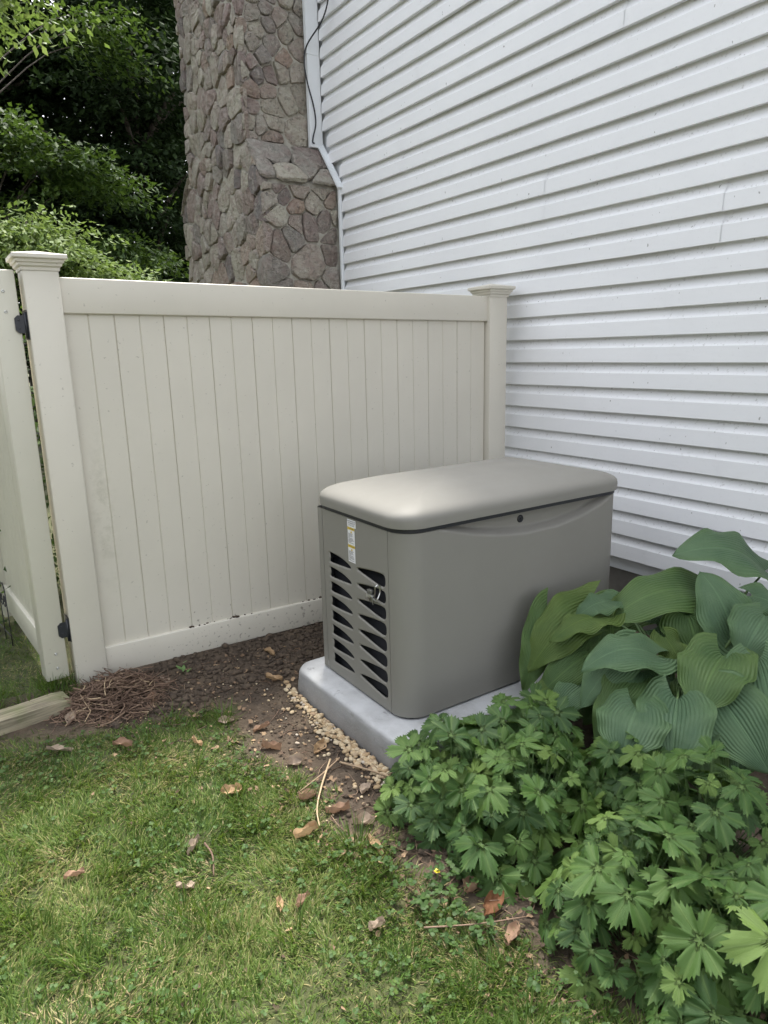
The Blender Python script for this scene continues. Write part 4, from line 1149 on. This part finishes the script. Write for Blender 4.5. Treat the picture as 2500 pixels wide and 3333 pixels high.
DL = [(-1.345, -0.505, .085, .055, 0, 'curled tan beech leaf on the soil beside the pea gravel', .9), (-1.747, -0.574, .075, .06, 0, 'crumpled tan leaf alone in the middle of the lawn', 1.2),
      (-1.745, -0.197, .055, .035, 0, 'small folded tan leaf at the back of the lawn', .8), (-1.633, -0.948, .085, .05, 0, 'broad rolled tan leaf on the lawn below the long stem', 1.3),
      (-1.484, -1.123, .085, .045, 0, 'tan leaf at the lawn corner beside the flower bed', 1.0), (-1.447, -0.997, .07, .06, 3, 'pale torn leaf on the soil edge near the bed', 1.0),
      (-1.486, -0.893, .085, .06, 1, 'brown curled leaf on bare soil near the lawn corner', 1.1), (-1.541, -0.774, .075, .065, 1, 'reddish brown leaf where the stems meet the lawn', 1.1),
      (-1.507, -0.394, .08, .06, 1, 'brown crumpled leaf at the soil edge left of the gravel', 1.2), (-1.468, -0.543, .07, .065, 3, 'greyish leaf on the soil left of the beech leaf', 1.0),
      (-1.96, -0.779, .065, .035, 3, 'grey shrivelled leaf standing in the lawn', 1.6), (-2.001, -0.05, .08, .055, 1, 'brown leaf at the back lawn edge near the stem heap', 1.0),
      (-2.305, -0.692, .06, .04, 1, 'dark brown leaf on the left side of the lawn', 1.0), (-2.04, -0.934, .055, .045, 3, 'flat pale leaf in the grass beside the buried stick', .6),
      (-1.842, -1.17, .045, .03, 0, 'small tan leaf in the lower lawn', 1.0), (-1.655, -1.395, .05, .035, 3, 'pinkish grey leaf scrap low in the lawn', 1.2),
      (-1.345, -1.517, .10, .07, 2, 'large rust coloured leaf under the cranesbill', .7), (-1.779, -1.194, .05, .03, 1, 'narrow brown leaf in the lower middle of the lawn', .9),
      (-2.139, 0.26, .07, .05, 3, 'pale leaf in front of the stem heap', .8), (-1.477, -0.24, .075, .045, 1, 'brown leaf on the soil behind the grey leaf', 1.0),
      (-2.219, 0.049, .10, .06, 3, 'flat weathered leaf on bare patch at the left', .4), (-1.257, 0.10, .08, .05, 0, 'tan leaf by the back corner of the pad', .9),
      (-1.345, -0.851, .055, .05, 3, 'small square leaf flake in front of the pad corner', .5), (-1.373, -1.635, .075, .05, 1, 'brown leaf at the lower bed edge', .9),
      (-1.356, -1.440, .085, .06, 1, 'crumpled brown leaf behind the rust leaf under the cranesbill', 1.4), (-1.991, 0.187, .07, .05, 1, 'brown leaf on the front of the stem heap', 1.0),
      (-1.80, 0.22, .08, .055, 1, 'brown leaf at the right end of the stem heap', 1.2), (-1.70, 0.36, .06, .04, 3, 'pale leaf on dark soil below the fence rail', .8), (-1.16, 0.36, .085, .05, 0, 'tan leaf against the fence foot behind the pad', 1.2),
      (-1.58, -0.10, .07, .045, 3, 'pale leaf scrap between the lawn and the soil strip', .8)]
for i, (x, y, l_, w_, mi, lb, cu_) in enumerate(DL): dead_leaf(x, y, l_, w_, mi, lb, cu_, 0.008 if lawn_mask(np.array([x]), np.array([y]))[0] > 0.5 else 0.0, i+3)

# ---------------------------------------------------------------- hosta: big ribbed leaves
def mat_hosta(name, c0, c1, c2):
    a = NM(name); lv_ = a.attr('lv'); lu_ = a.attr('lu')
    n = a.noise(a.coord('Object'), 9, 4)
    c = a.ramp(n, [(0.3, c0), (0.7, c1)])
    edge = a.ramp(a.math('ABSOLUTE', lv_), [(0.55, (0, 0, 0)), (1.0, (1, 1, 1))])
    c = a.mix(a.math('MULTIPLY', edge, 0.45), c, c2)
    mid = a.ramp(a.math('ABSOLUTE', lv_), [(0.0, (1, 1, 1)), (0.06, (0, 0, 0))])
    c = a.mix(a.math('MULTIPLY', mid, 0.5), c, tuple(x*1.5 for x in c1))
    a.color(c); a.rough(0.55); a.b.inputs['Specular IOR Level'].default_value = 0.35
    wv = a.math('SINE', a.math('MULTIPLY', a.math('ABSOLUTE', lv_), 2*pi*9.5))
    fade = a.math('SUBTRACT', 1.05, lu_)
    pk = a.math('MULTIPLY', a.noise(a.coord('Object'), 55, 3), 0.8)
    a.bump(a.math('ADD', a.math('MULTIPLY', wv, fade), pk), 0.60, 0.0045)
    a.leafy(c, tuple(min(1, x*1.7) for x in c2), 0.16)
    return a.m
MH = [mat_hosta('hosta_blue_green', (0.062, 0.120, 0.062), (0.100, 0.168, 0.086), (0.106, 0.180, 0.066)),
      mat_hosta('hosta_green', (0.055, 0.108, 0.036), (0.086, 0.146, 0.046), (0.105, 0.170, 0.042)),
      mat_hosta('hosta_lime', (0.060, 0.108, 0.026), (0.092, 0.144, 0.032), (0.12, 0.175, 0.040))]
HC = Vector((-0.13, -1.30, 0.03))
hosta = empty('hosta', HC); tag(hosta, 'large hosta with broad ribbed blue-green leaves beside the generator', 'plant')
M_STEM = simple('petiole', (0.09, 0.15, 0.05), 0.5)
def hosta_leaf(B, T, W, ci, seed, shade=0.0):
    r = random.Random(seed); B = Vector(B); T = Vector(T); A = T-B; L = A.length*1.14; A.normalize()
    hint = Vector((0, 0, 1))*1.0+(CAM-(B+T)/2).normalized()*(0.5+min(max(-A.z*1.6, 0.0), 0.9))+Vector((r.uniform(-.28, .28), r.uniform(-.28, .28), r.uniform(-.1, .2)))
    nrm = (hint-A*hint.dot(A)).normalized(); S = A.cross(nrm).normalized()
    nu, nv_ = 22, 29; vs = []; at_v = []; at_u = []
    arch = r.uniform(0.10, 0.20); wav = r.uniform(0.014, 0.028); ph = r.uniform(0, 6); ph2 = r.uniform(0, 6); fold = r.uniform(0.0, 0.30)
    tipd = r.uniform(0.06, 0.18)
    for i in range(nu):
        u = i/(nu-1)
        wp = ((u+0.012)**0.40)*((1-u)**0.86)
        wp = wp/0.468
        for j in range(nv_):
            v = (j/(nv_-1)-0.5)*2
            hw = W/2*wp
            s_ = u*L-0.27*L*abs(v)**1.7*(1-u)**3.0*(1.1)
            o_ = v*hw*(1+0.025*math.sin(u*21+ph))
            h = arch*L*math.sin(pi*min(u*0.95, 1))-tipd*L*u**3
            h += fold*abs(v)*hw-0.38*hw*abs(v)**2.6*(0.35+0.4*(1-u))
            h += wav*abs(v)**3*math.sin(u*17+ph+(0 if v > 0 else ph2))*(1-0.5*u)
            h += 0.0010*math.cos(abs(v)*2*pi*6.5)*(1-u)
            vs.append(B+A*s_+S*o_+nrm*h-HC); at_v.append(v); at_u.append(u)
    fs = [(i*nv_+j, (i+1)*nv_+j, (i+1)*nv_+j+1, i*nv_+j+1) for i in range(nu-1) for j in range(nv_-1)]
    o = mk('leaf', vs, fs, MH[ci], hosta, True)
    vattr(o.data, 'lv', at_v); vattr(o.data, 'lu', at_u)
    b = B-HC; m = MB(); mid = b*0.55+Vector((0, 0, 0.10))
    end = b+nrm*(arch*0.0)+A*0.004
    m.tube(crom([(b.x*0.06, b.y*0.06, -0.02), tuple(mid), tuple(end)], 5), [0.0075, 0.0075, 0.007, 0.007, 0.0065, 0.006, 0.006, 0.0055, 0.005, 0.005, 0.0045][:11], 6)
    m.build('petiole', M_STEM, o, True)
    return o
HOSTA = [
    ((0.458, -1.287, 0.582), (0.116, -1.126, 0.692), 0.215, 0) ,
    ((0.142, -1.189, 0.533), (-0.282, -1.064, 0.47), 0.214, 1) ,
    ((-0.293, -0.975, 0.51), (-0.583, -0.945, 0.328), 0.204, 2) ,
    ((-0.267, -1.052, 0.549), (-0.411, -1.01, 0.506), 0.101, 0) ,
    ((-0.32, -1.072, 0.503), (-0.548, -1.018, 0.455), 0.119, 2) ,
    ((-0.341, -1.321, 0.428), (-0.59, -1.225, 0.426), 0.185, 0) ,
    ((-0.188, -1.489, 0.447), (-0.388, -1.534, 0.316), 0.22, 1) ,
    ((-0.428, -1.471, 0.343), (-0.595, -1.573, 0.189), 0.217, 0) ,
    ((-0.569, -1.409, 0.33), (-0.704, -1.463, 0.22), 0.211, 0) ,
    ((0.022, -1.423, 0.424), (0.067, -1.252, 0.635), 0.193, 0) ,
    ((0.152, -1.396, 0.576), (0.214, -1.526, 0.516), 0.131, 0) ,
    ((0.072, -1.495, 0.541), (-0.066, -1.503, 0.435), 0.189, 0) ,
    ((-0.139, -1.59, 0.458), (-0.208, -1.69, 0.291), 0.199, 0) ,
    ((-0.324, -1.565, 0.357), (-0.337, -1.744, 0.195), 0.216, 0) ,
    ((-0.048, -1.256, 0.495), (-0.062, -1.312, 0.368), 0.2, 1) ,
    ((-0.445, -0.877, 0.494), (-0.625, -0.939, 0.25), 0.129, 1) ,
    ((-0.355, -1.063, 0.452), (-0.49, -1.067, 0.319), 0.113, 1) ,
    ((-0.52, -1.036, 0.258), (-0.666, -1.015, 0.237), 0.085, 2) ,
    ((-0.076, -1.144, 0.423), (0.06, -1.277, 0.476), 0.137, 0) ,
    ((-0.207, -1.263, 0.446), (-0.221, -1.352, 0.351), 0.096, 2) ,
    ((-0.407, -1.293, 0.369), (-0.495, -1.319, 0.319), 0.148, 0) ,
    ((-0.239, -1.513, 0.24), (-0.343, -1.558, 0.086), 0.199, 0) ,
    ((-0.168, -1.57, 0.209), (-0.257, -1.621, 0.066), 0.181, 0) ,
    ((-0.472, -1.435, 0.218), (-0.559, -1.477, 0.114), 0.176, 0) ,
    ((-0.464, -1.208, 0.283), (-0.496, -1.284, 0.189), 0.157, 0) ,
]

for i, (B, T, W, c) in enumerate(HOSTA): hosta_leaf(B, T, W*(1.62 if i == 0 else 1.18), c, 100+i)
for i, (B, T, W, c) in enumerate([((-0.36, -1.10, 0.40), (-0.62, -1.02, 0.24), 0.17, 1), ((-0.42, -1.14, 0.30), (-0.66, -1.10, 0.17), 0.16, 0), ((-0.36, -1.22, 0.42), (-0.60, -1.22, 0.30), 0.18, 0),
        ((-0.40, -1.30, 0.36), (-0.64, -1.32, 0.20), 0.18, 1), ((-0.20, -1.05, 0.50), (-0.46, -0.95, 0.40), 0.19, 1), ((0.02, -1.02, 0.46), (-0.16, -0.90, 0.34), 0.20, 1)]):
    hosta_leaf(B, T, W, c, 300+i)
# inner and outer leaves that fill the crown
hr = random.Random(5)
for i in range(30):
    a = hr.uniform(0, 2*pi) if i < 18 else hr.uniform(2.2, 4.2); q = hr.uniform(0.10, 0.30); zc = hr.uniform(0.10, 0.27)
    B = HC+Vector((q*cos(a), q*sin(a), zc)); T = B+Vector((cos(a)*hr.uniform(.16, .24), sin(a)*hr.uniform(.16, .24), hr.uniform(-.16, -.02)))
    if T.y > -0.80: T.y = -0.80
    hosta_leaf(B, T, hr.uniform(.14, .20), hr.choice([0, 0, 1]), 200+i)

# ---------------------------------------------------------------- cranesbill: lobed, toothed leaves
def mat_cranesbill():
    a = NM('cranesbill_leaf'); r = a.orand(); vein = a.attr('vein'); rt = a.attr('rt')
    c = a.ramp(r, [(0, (0.024, 0.066, 0.012)), (0.45, (0.048, 0.112, 0.018)), (0.8, (0.080, 0.156, 0.027)), (1, (0.135, 0.215, 0.042))])
    n = a.noise(a.coord('Object'), 60, 4); c = a.mix(a.math('MULTIPLY', n, 0.35), c, (0.026, 0.060, 0.016))
    lt = a.math('MULTIPLY', a.math('ADD', a.math('MULTIPLY', vein, 0.8), a.ramp(rt, [(0.0, (1, 1, 1)), (0.35, (0, 0, 0))])), 0.55)
    c = a.mix(lt, c, (0.15, 0.225, 0.065))
    a.color(c); a.rough(0.5); a.b.inputs['Specular IOR Level'].default_value = 0.4
    a.bump(a.math('ADD', a.math('MULTIPLY', vein, -1.2), n), 0.55, 0.003)
    a.leafy(c, (0.15, 0.27, 0.045), 0.14)
    return a.m
M_CB = mat_cranesbill()
def cranesbill_mesh(seed):
    r = random.Random(seed); lobes = 5; per = 16; spread = radians(r.uniform(286, 304))
    R = [0.84, 0.98, 1.05, 0.98, 0.84]; R = [q*r.uniform(0.92, 1.06) for q in R]
    ang = []; rad = []; dl = []
    for i in range(lobes):
        for k in range(per):
            d = (k/per)-0.5
            th = -spread/2+spread*(i+k/per)/lobes
            dep_ = 0.44
            e = abs(d)*2
            base = dep_+(1-dep_)*max(0.0, 1-e**2.7)**0.85
            # coarse teeth near the lobe tips
            tooth = [1.0, 0.92, 1.06, 0.93, 1.03, 0.86, 1.03, 0.93, 1.12, 0.93, 1.03, 0.86, 1.03, 0.93, 1.06, 0.92][k]*(1+r.uniform(-0.03, 0.03))
            th += (0.018 if k % 2 == 0 else -0.006)*(1 if d > 0 else -1)
            ang.append(th); rad.append(R[i]*base*tooth); dl.append(d)
    ang.append(spread/2); rad.append(R[-1]*0.50); dl.append(0.5)
    N = len(ang); rings = [0.0, 0.18, 0.42, 0.68, 0.87, 1.0]
    cup = r.uniform(-0.10, 0.22); ph = r.uniform(0, 6); droop = r.uniform(0.10, 0.34)
    vs = []; vein = []; rt = []
    for t in rings:
        for th, rr, d in zip(ang, rad, dl):
            q = rr*t
            x, y = q*cos(th+pi/2), q*sin(th+pi/2)
            fold = 0.20*(abs(d)*2)*q*(0.9-0.5*t)
            z = fold+cup*q-droop*q*q+0.09*math.sin(th*3+ph)*q*q+0.035*math.sin(th*11+ph*2)*t*t
            vs.append((x, y, z)); vein.append(math.exp(-(d/0.055)**2)); rt.append(t)
    fs = [(i*N+k, i*N+k+1, (i+1)*N+k+1, (i+1)*N+k) for i in range(1, len(rings)-1) for k in range(N-1)]
    fs += [(0, N+k, N+k+1) for k in range(N-1)]
    me = bpy.data.meshes.new('leaf'); me.from_pydata(vs, [], fs); me.update()
    vattr(me, 'vein', vein); vattr(me, 'rt', rt); me.materials.append(M_CB)
    me.polygons.foreach_set('use_smooth', np.ones(len(me.polygons), bool))
    return me
CBM = [cranesbill_mesh(40+i) for i in range(9)]
def cranesbill(loc, rx, ry, h, n, label, seed, size=0.067):
    r = random.Random(seed); root = empty('cranesbill', (loc[0], loc[1], gzf(loc[0], loc[1])))
    tag(root, label, 'plant', 'cranesbill clumps in the flower bed')
    pts = []
    for i in range(n):
        best = None
        for _ in range(14):
            a = r.uniform(0, 2*pi); q = math.sqrt(r.random())
            u, v = q*cos(a), q*sin(a); zz_ = h*(max(0.02, 1-q*q)**0.55)*r.uniform(0.70, 1.15) if r.random() < 0.8 else h*r.uniform(0.25, 0.8)*(1-0.5*q*q)
            p = Vector((u*rx, v*ry, zz_)); d = min([(p-o).length for o in pts] or [9])
            if best is None or d > best[0]: best = (d, p, u, v)
        p = best[1]; pts.append(p); u, v = best[2], best[3]
        nn = Vector((u*0.75/rx*rx, v*0.75, 0.75))+Vector((r.gauss(0, 0.34), r.gauss(0, 0.34), 0))+(CAM-Vector((loc[0], loc[1], h))).normalized()*0.25
        nn.normalize()
        out = Vector((u+r.gauss(0, 0.35), v+r.gauss(0, 0.35), -0.25)); out = (out-nn*out.dot(nn)).normalized()
        sd = out.cross(nn)
        s = size*r.choice([0.55, 0.8, 1.0, 1.1, 1.25])*r.uniform(0.9, 1.1)
        o = bpy.data.objects.new('leaf', CBM[r.randrange(len(CBM))]); COL.objects.link(o); o.parent = root
        Mx = Matrix((sd, out, nn)).transposed().to_4x4(); Mx = Mx @ Matrix.Diagonal((s, s, s, 1)); Mx.translation = p
        o.matrix_local = Mx
    m = MB()
    for p in pts:
        b = Vector((p.x*0.25, p.y*0.25, -0.02)); mid = b.lerp(p, 0.55)+Vector((0, 0, 0.25*p.z))*0.5
        m.tube(crom([tuple(b), tuple(mid), tuple(p)], 3), 0.0018, 5)
    st_ = m.build('stems', M_STEM, root, True); st_['kind'] = 'stuff'
    return root
cranesbill((-1.13, -1.09), 0.25, 0.20, 0.27, 84, 'cranesbill clump overhanging the front corner of the pad', 1)
cranesbill((-0.84, -1.13), 0.26, 0.20, 0.29, 80, 'cranesbill clump between the pad corner and the hosta', 2)
cranesbill((-1.04, -1.36), 0.29, 0.21, 0.29, 92, 'cranesbill clump in the middle of the bed left of the hosta', 3)
cranesbill((-0.70, -1.50), 0.22, 0.20, 0.25, 64, 'cranesbill clump directly in front of the hosta', 4)
cranesbill((-0.78, -1.80), 0.26, 0.20, 0.38, 76, 'cranesbill clump at the right edge of the picture below the hosta', 5)
cranesbill((-1.10, -1.80), 0.23, 0.22, 0.30, 72, 'cranesbill clump at the front of the bed near the lawn', 6, 0.070)
cranesbill((-1.06, -2.12), 0.28, 0.22, 0.34, 72, 'nearest cranesbill clump in the lower right corner', 7, 0.076)

# lily of the valley blades and a small yellow flower
M_LILY = mat_hosta('lily_leaf', (0.055, 0.115, 0.03), (0.085, 0.155, 0.04), (0.10, 0.18, 0.05))
def lily(loc, leaves, label):
    root = empty('lily_of_the_valley', (loc[0], loc[1], gzf(*loc))); tag(root, label, 'plant')
    for (az, ln, wd, ln0, bend) in leaves:
        vs = []; V_ = []; U_ = []; nu, nv_ = 12, 7
        d = Vector((cos(az), sin(az), 0)); s = Vector((-sin(az), cos(az), 0)); p = Vector((0, 0, 0)); an = ln0
        for i in range(nu):
            u = i/(nu-1); w_ = wd/2*(math.sin(pi*min(u*0.97+0.03, 1))**0.8); t = d*sin(an)+Vector((0, 0, cos(an))); nn = s.cross(t)
            for j in range(nv_):
                v = (j/(nv_-1)-0.5)*2; vs.append(p+s*v*w_+nn*(-abs(v)*w_*0.45)); V_.append(v); U_.append(u)
            p = p+t*ln/(nu-1); an += bend/nu
        o = mk('leaf', vs, [(i*nv_+j, (i+1)*nv_+j, (i+1)*nv_+j+1, i*nv_+j+1) for i in range(nu-1) for j in range(nv_-1)], M_LILY, root, True)
        vattr(o.data, 'lv', V_); vattr(o.data, 'lu', U_)
lily((-1.24, -1.42), [(2.9, .19, .05, .35, .5), (0.2, .18, .06, .3, .4), (1.6, .15, .045, .4, .6)], 'lily of the valley with upright oval leaves below the cranesbill')
lily((-1.13, -1.52), [(2.6, .17, .05, .2, .4), (5.4, .16, .055, .5, .6), (0.9, .14, .045, .3, .5)], 'lily of the valley leaves in the dark gap between the cranesbill clumps')
lily((-0.80, -0.905), [(1.2, .13, .022, .15, .5), (3.6, .06, .018, .6, .4)], 'single narrow leaf shoot beside the front of the pad')
fl_ = empty('yellow_flower', (-1.42, -1.36, gzf(-1.42, -1.36))); tag(fl_, 'tiny yellow flower at the lawn edge below the cranesbill', 'flower')
m = MB(); m.tube([(0, 0, 0), (0.004, 0.002, 0.05)], 0.0009, 5); m.build('stalk', M_STEM, fl_, True)
M_PETAL = simple('yellow_petal', (0.75, 0.55, 0.02), 0.5)
for k in range(5):
    a = k*2*pi/5; d = Vector((cos(a), sin(a), 0.25)); s = Vector((-sin(a), cos(a), 0)); c = Vector((0.004, 0.002, 0.05))
    mk('petal', [c, c+d*0.006+s*0.0038, c+d*0.0105, c+d*0.006-s*0.0038], [(0, 1, 2, 3)], M_PETAL, fl_)
sd_ = empty('weed_seedling', (-1.60, 0.40, gzf(-1.60, 0.40))); tag(sd_, 'small bright green seedling on the dark soil below the fence', 'seedling')
for k in range(6):
    a = k*1.1; d = Vector((cos(a), sin(a), 0.5)); s = Vector((-sin(a), cos(a), 0)); c = Vector((0, 0, 0.012*k)); l = 0.045-0.003*k
    mk('leaf', [c, c+d*l*0.5+s*0.011, c+d*l, c+d*l*0.5-s*0.011], [(0, 1, 2, 3)], simple('seedling_leaf', (0.10, 0.19, 0.05), 0.5) if k == 0 else bpy.data.materials['seedling_leaf'], sd_)

# ---------------------------------------------------------------- trees beyond the fence
def leaf_cloud(C, N, spread, ln, out, seed, tilt=0.5):
    """C (m,3) spray centres, N leaves each, spread (rx,rz), ln leaf length, out (m,3) outward dirs -> mesh arrays"""
    r = np.random.default_rng(seed); m = len(C); n = m*N
    q = r.normal(0, 1, (m, N, 3)); q /= np.maximum(1.0, np.linalg.norm(q, axis=2, keepdims=True)/1.9)
    # sprays are flat and droop towards their outer end
    az = np.arctan2(out[:, 1], out[:, 0])[:, None]
    lx = q[:, :, 0]*spread[0]*1.25; ly = q[:, :, 1]*spread[0]*0.8; lz = q[:, :, 2]*spread[1]-0.28*np.maximum(lx, -0.3*spread[0])
    P = np.stack([C[:, None, 0]+lx*np.cos(az)-ly*np.sin(az), C[:, None, 1]+lx*np.sin(az)+ly*np.cos(az), C[:, None, 2]+lz], 2).reshape(-1, 3)
    a = np.repeat(az[:, 0], N)+r.normal(0, 0.9, n)
    pitch = r.normal(-0.45, tilt, n)
    d = np.stack([np.cos(a)*np.cos(pitch), np.sin(a)*np.cos(pitch), np.sin(pitch)], 1)
    s = np.stack([-np.sin(a), np.cos(a), r.normal(0, 0.45, n)], 1); s /= np.linalg.norm(s, axis=1)[:, None]
    nn = np.cross(s, d)
    L = (ln*r.uniform(0.6, 1.25, n))[:, None]
    v0 = P; v1 = P+d*L*0.45+s*L*0.30+nn*L*0.06; v2 = P+d*L-nn*L*0.08; v3 = P+d*L*0.45-s*L*0.30+nn*L*0.06
    V = np.stack([v0, v1, v2, v3], 1).reshape(-1, 3)
    b = (np.arange(n)*4)[:, None]
    F = np.concatenate([b+np.array([0, 1, 2]), b+np.array([0, 2, 3])], 1).reshape(-1, 3)
    return V, F, np.repeat(np.clip(r.normal(0.5, 0.22, n), 0, 1), 4)
def tree(name, label, base, H, crowns, mat, ln, N, seed, trunk_r=0.16, lean=(0, 0), group='trees beyond the fence', limb=0.34):
    """crowns: list of (cx,cy,cz,rx,ry,rz,count) relative to base"""
    r = np.random.default_rng(seed); root = empty(name, base); tag(root, label, 'tree', group)
    m = MB(); top = Vector((lean[0], lean[1], H))
    tp = [Vector((0, 0, -0.2)), Vector((lean[0]*0.2, lean[1]*0.2, H*0.3)), Vector((lean[0]*0.6, lean[1]*0.6, H*0.65)), top]
    P = crom([tuple(q) for q in tp], 5); m.tube(P, [trunk_r*(1-0.85*i/(len(P)-1)) for i in range(len(P))], 9)
    Cs = []; Os = []
    for (cx, cy, cz, rx, ry, rz, cnt) in crowns:
        q = r.normal(0, 1, (cnt, 3)); q /= np.linalg.norm(q, axis=1)[:, None]; q *= (r.random(cnt)**0.42)[:, None]
        c = np.stack([cx+q[:, 0]*rx, cy+q[:, 1]*ry, cz+q[:, 2]*rz], 1); Cs.append(c)
        o = q+np.array([0, 0, -0.1]); Os.append(o)
        k = max(3, min(9, cnt//14))
        for i in r.choice(cnt, k, replace=False):
            e = Vector(c[i]); s0 = min(max(e.z-0.9-0.25*math.hypot(e.x, e.y), H*0.15), H*0.9); t = s0/H
            b0 = Vector((lean[0]*t, lean[1]*t, s0))
            mid = b0.lerp(e, 0.55)+Vector((0, 0, 0.12*(e-b0).length))
            m.tube(crom([tuple(b0), tuple(mid), tuple(e)], 4), [trunk_r*limb*(1-0.8*j/8) for j in range(9)], 5)
    m.build('trunk', M_BARK, root, True)
    C = np.concatenate(Cs); O = np.concatenate(Os)
    V, F, T = leaf_cloud(C, N, (ln*3.4, ln*0.75), ln, O, seed+1)
    me = np_mesh('crown', V, F); vattr(me, 'tint', T); o = mesh_obj('crown', me, mat, root)
    return root
tree('maple_tree', 'dark maple behind the fence, next to the chimney', (1.5, 10.8, 0), 9.0, [(0, 2.4, 10.6, 3.0, 2.2, 1.6, 100), (0, 0, 5.6, 2.0, 1.8, 3.6, 150), (-0.6, -0.4, 3.0, 1.5, 1.3, 1.6, 60)], M_TREE_DARK, 0.125, 190, 31, 0.2)  # first crown of each maple: out-of-view canopy added to shade the trees
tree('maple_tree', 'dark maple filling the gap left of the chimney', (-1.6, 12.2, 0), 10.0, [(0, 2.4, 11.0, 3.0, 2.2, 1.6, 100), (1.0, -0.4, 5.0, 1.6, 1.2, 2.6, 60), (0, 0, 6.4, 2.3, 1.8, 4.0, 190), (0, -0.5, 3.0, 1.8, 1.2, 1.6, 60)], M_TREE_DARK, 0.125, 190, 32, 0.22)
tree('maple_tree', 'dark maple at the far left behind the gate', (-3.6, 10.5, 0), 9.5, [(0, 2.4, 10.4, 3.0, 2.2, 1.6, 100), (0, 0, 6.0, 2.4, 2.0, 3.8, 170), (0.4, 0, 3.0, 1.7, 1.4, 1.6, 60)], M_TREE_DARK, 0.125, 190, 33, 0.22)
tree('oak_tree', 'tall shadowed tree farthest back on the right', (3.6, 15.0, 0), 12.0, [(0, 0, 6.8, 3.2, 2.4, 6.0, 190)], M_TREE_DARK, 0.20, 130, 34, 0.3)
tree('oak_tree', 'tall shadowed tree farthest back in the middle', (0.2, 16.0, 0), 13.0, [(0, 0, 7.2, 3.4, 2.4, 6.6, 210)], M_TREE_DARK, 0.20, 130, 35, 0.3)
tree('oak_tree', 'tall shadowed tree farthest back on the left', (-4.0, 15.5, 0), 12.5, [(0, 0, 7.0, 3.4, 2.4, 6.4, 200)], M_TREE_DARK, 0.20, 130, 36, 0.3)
tree('beech_tree', 'green beech with drooping sprays above the left post', (-1.3, 8.6, 0), 6.4, [(1.05, -0.5, 4.05, 0.80, 0.5, 0.30, 16), (0.30, -0.4, 4.45, 0.7, 0.5, 0.32, 13), (1.70, -0.3, 3.05, 0.55, 0.45, 0.30, 10), (0.2, 0.1, 3.4, 0.8, 0.5, 0.3, 9), (1.75, 0.2, 6.1, 0.55, 0.5, 0.5, 9)], M_TREE_MID, 0.095, 140, 37, 0.09, limb=0.14)
tree('young_tree', 'pale green young tree just over the left fence post', (-1.1, 6.6, 0), 3.1, [(0.1, 0, 2.85, 0.62, 0.5, 0.36, 26), (0.62, -0.05, 2.42, 0.55, 0.45, 0.30, 20), (-0.5, 0, 2.75, 0.5, 0.4, 0.4, 14)], M_TREE_LIGHT, 0.078, 120, 38, 0.05)
tree('ash_tree', 'bright leafy branch tips hanging in at the top left corner', (-3.3, 5.6, 0), 6.2, [(1.95, -0.5, 4.95, 0.40, 0.35, 0.24, 9), (1.5, -0.4, 4.75, 0.4, 0.35, 0.28, 10), (0.6, -0.2, 5.2, 0.9, 0.8, 0.6, 22)], M_TREE_LIGHT, 0.10, 90, 39, 0.05, (0.4, 0), limb=0.14)

shr = empty('shrub', (-1.86, 1.95, 0.0)); tag(shr, 'dark shrub seen through the narrow gap between gate and post', 'shrub')
cc = rng.normal(0, 1, (46, 3)); cc /= np.linalg.norm(cc, axis=1)[:, None]
V, F, T = leaf_cloud(cc*np.array([0.34, 0.34, 0.85])+np.array([0, 0, 0.95]), 60, (0.16, 0.10), 0.055, cc, 91)
me = np_mesh('crown', V, F); vattr(me, 'tint', T); mesh_obj('crown', me, M_TREE_MID, shr)
m = MB(); m.tube([(0, 0, -0.1), (0.02, 0.01, 0.6), (0.0, 0.03, 1.4)], [0.03, 0.024, 0.01], 7); m.build('stem', M_BARK, shr, True)
# unseen tree belt, added on the left to block low sky light
pth = np.array([(-15.5, 17.0), (-15.0, 8.0), (-14.5, 0.0), (-15.0, -7.0), (-15.5, -13.0)])
nC = 520; tt = rng.uniform(0, len(pth)-1.001, nC); i0 = tt.astype(int); fr = (tt-i0)[:, None]
ctr = pth[i0]*(1-fr)+pth[i0+1]*fr+rng.normal(0, 0.9, (nC, 2))
Cw = np.concatenate([ctr, (rng.random(nC)**0.8*6.0+0.6)[:, None]], 1)
ow = np.concatenate([-ctr/np.linalg.norm(ctr, axis=1)[:, None], np.zeros((nC, 1))], 1)
V, F, T = leaf_cloud(Cw, 60, (1.0, 0.55), 0.42, ow, 77)
me = np_mesh('light_block_trees', V, F); vattr(me, 'tint', T)
tag(mesh_obj('light_block_trees', me, M_TREE_DARK), 'unseen belt of trees added on the left to block low sky light', 'wood', kind='stuff')
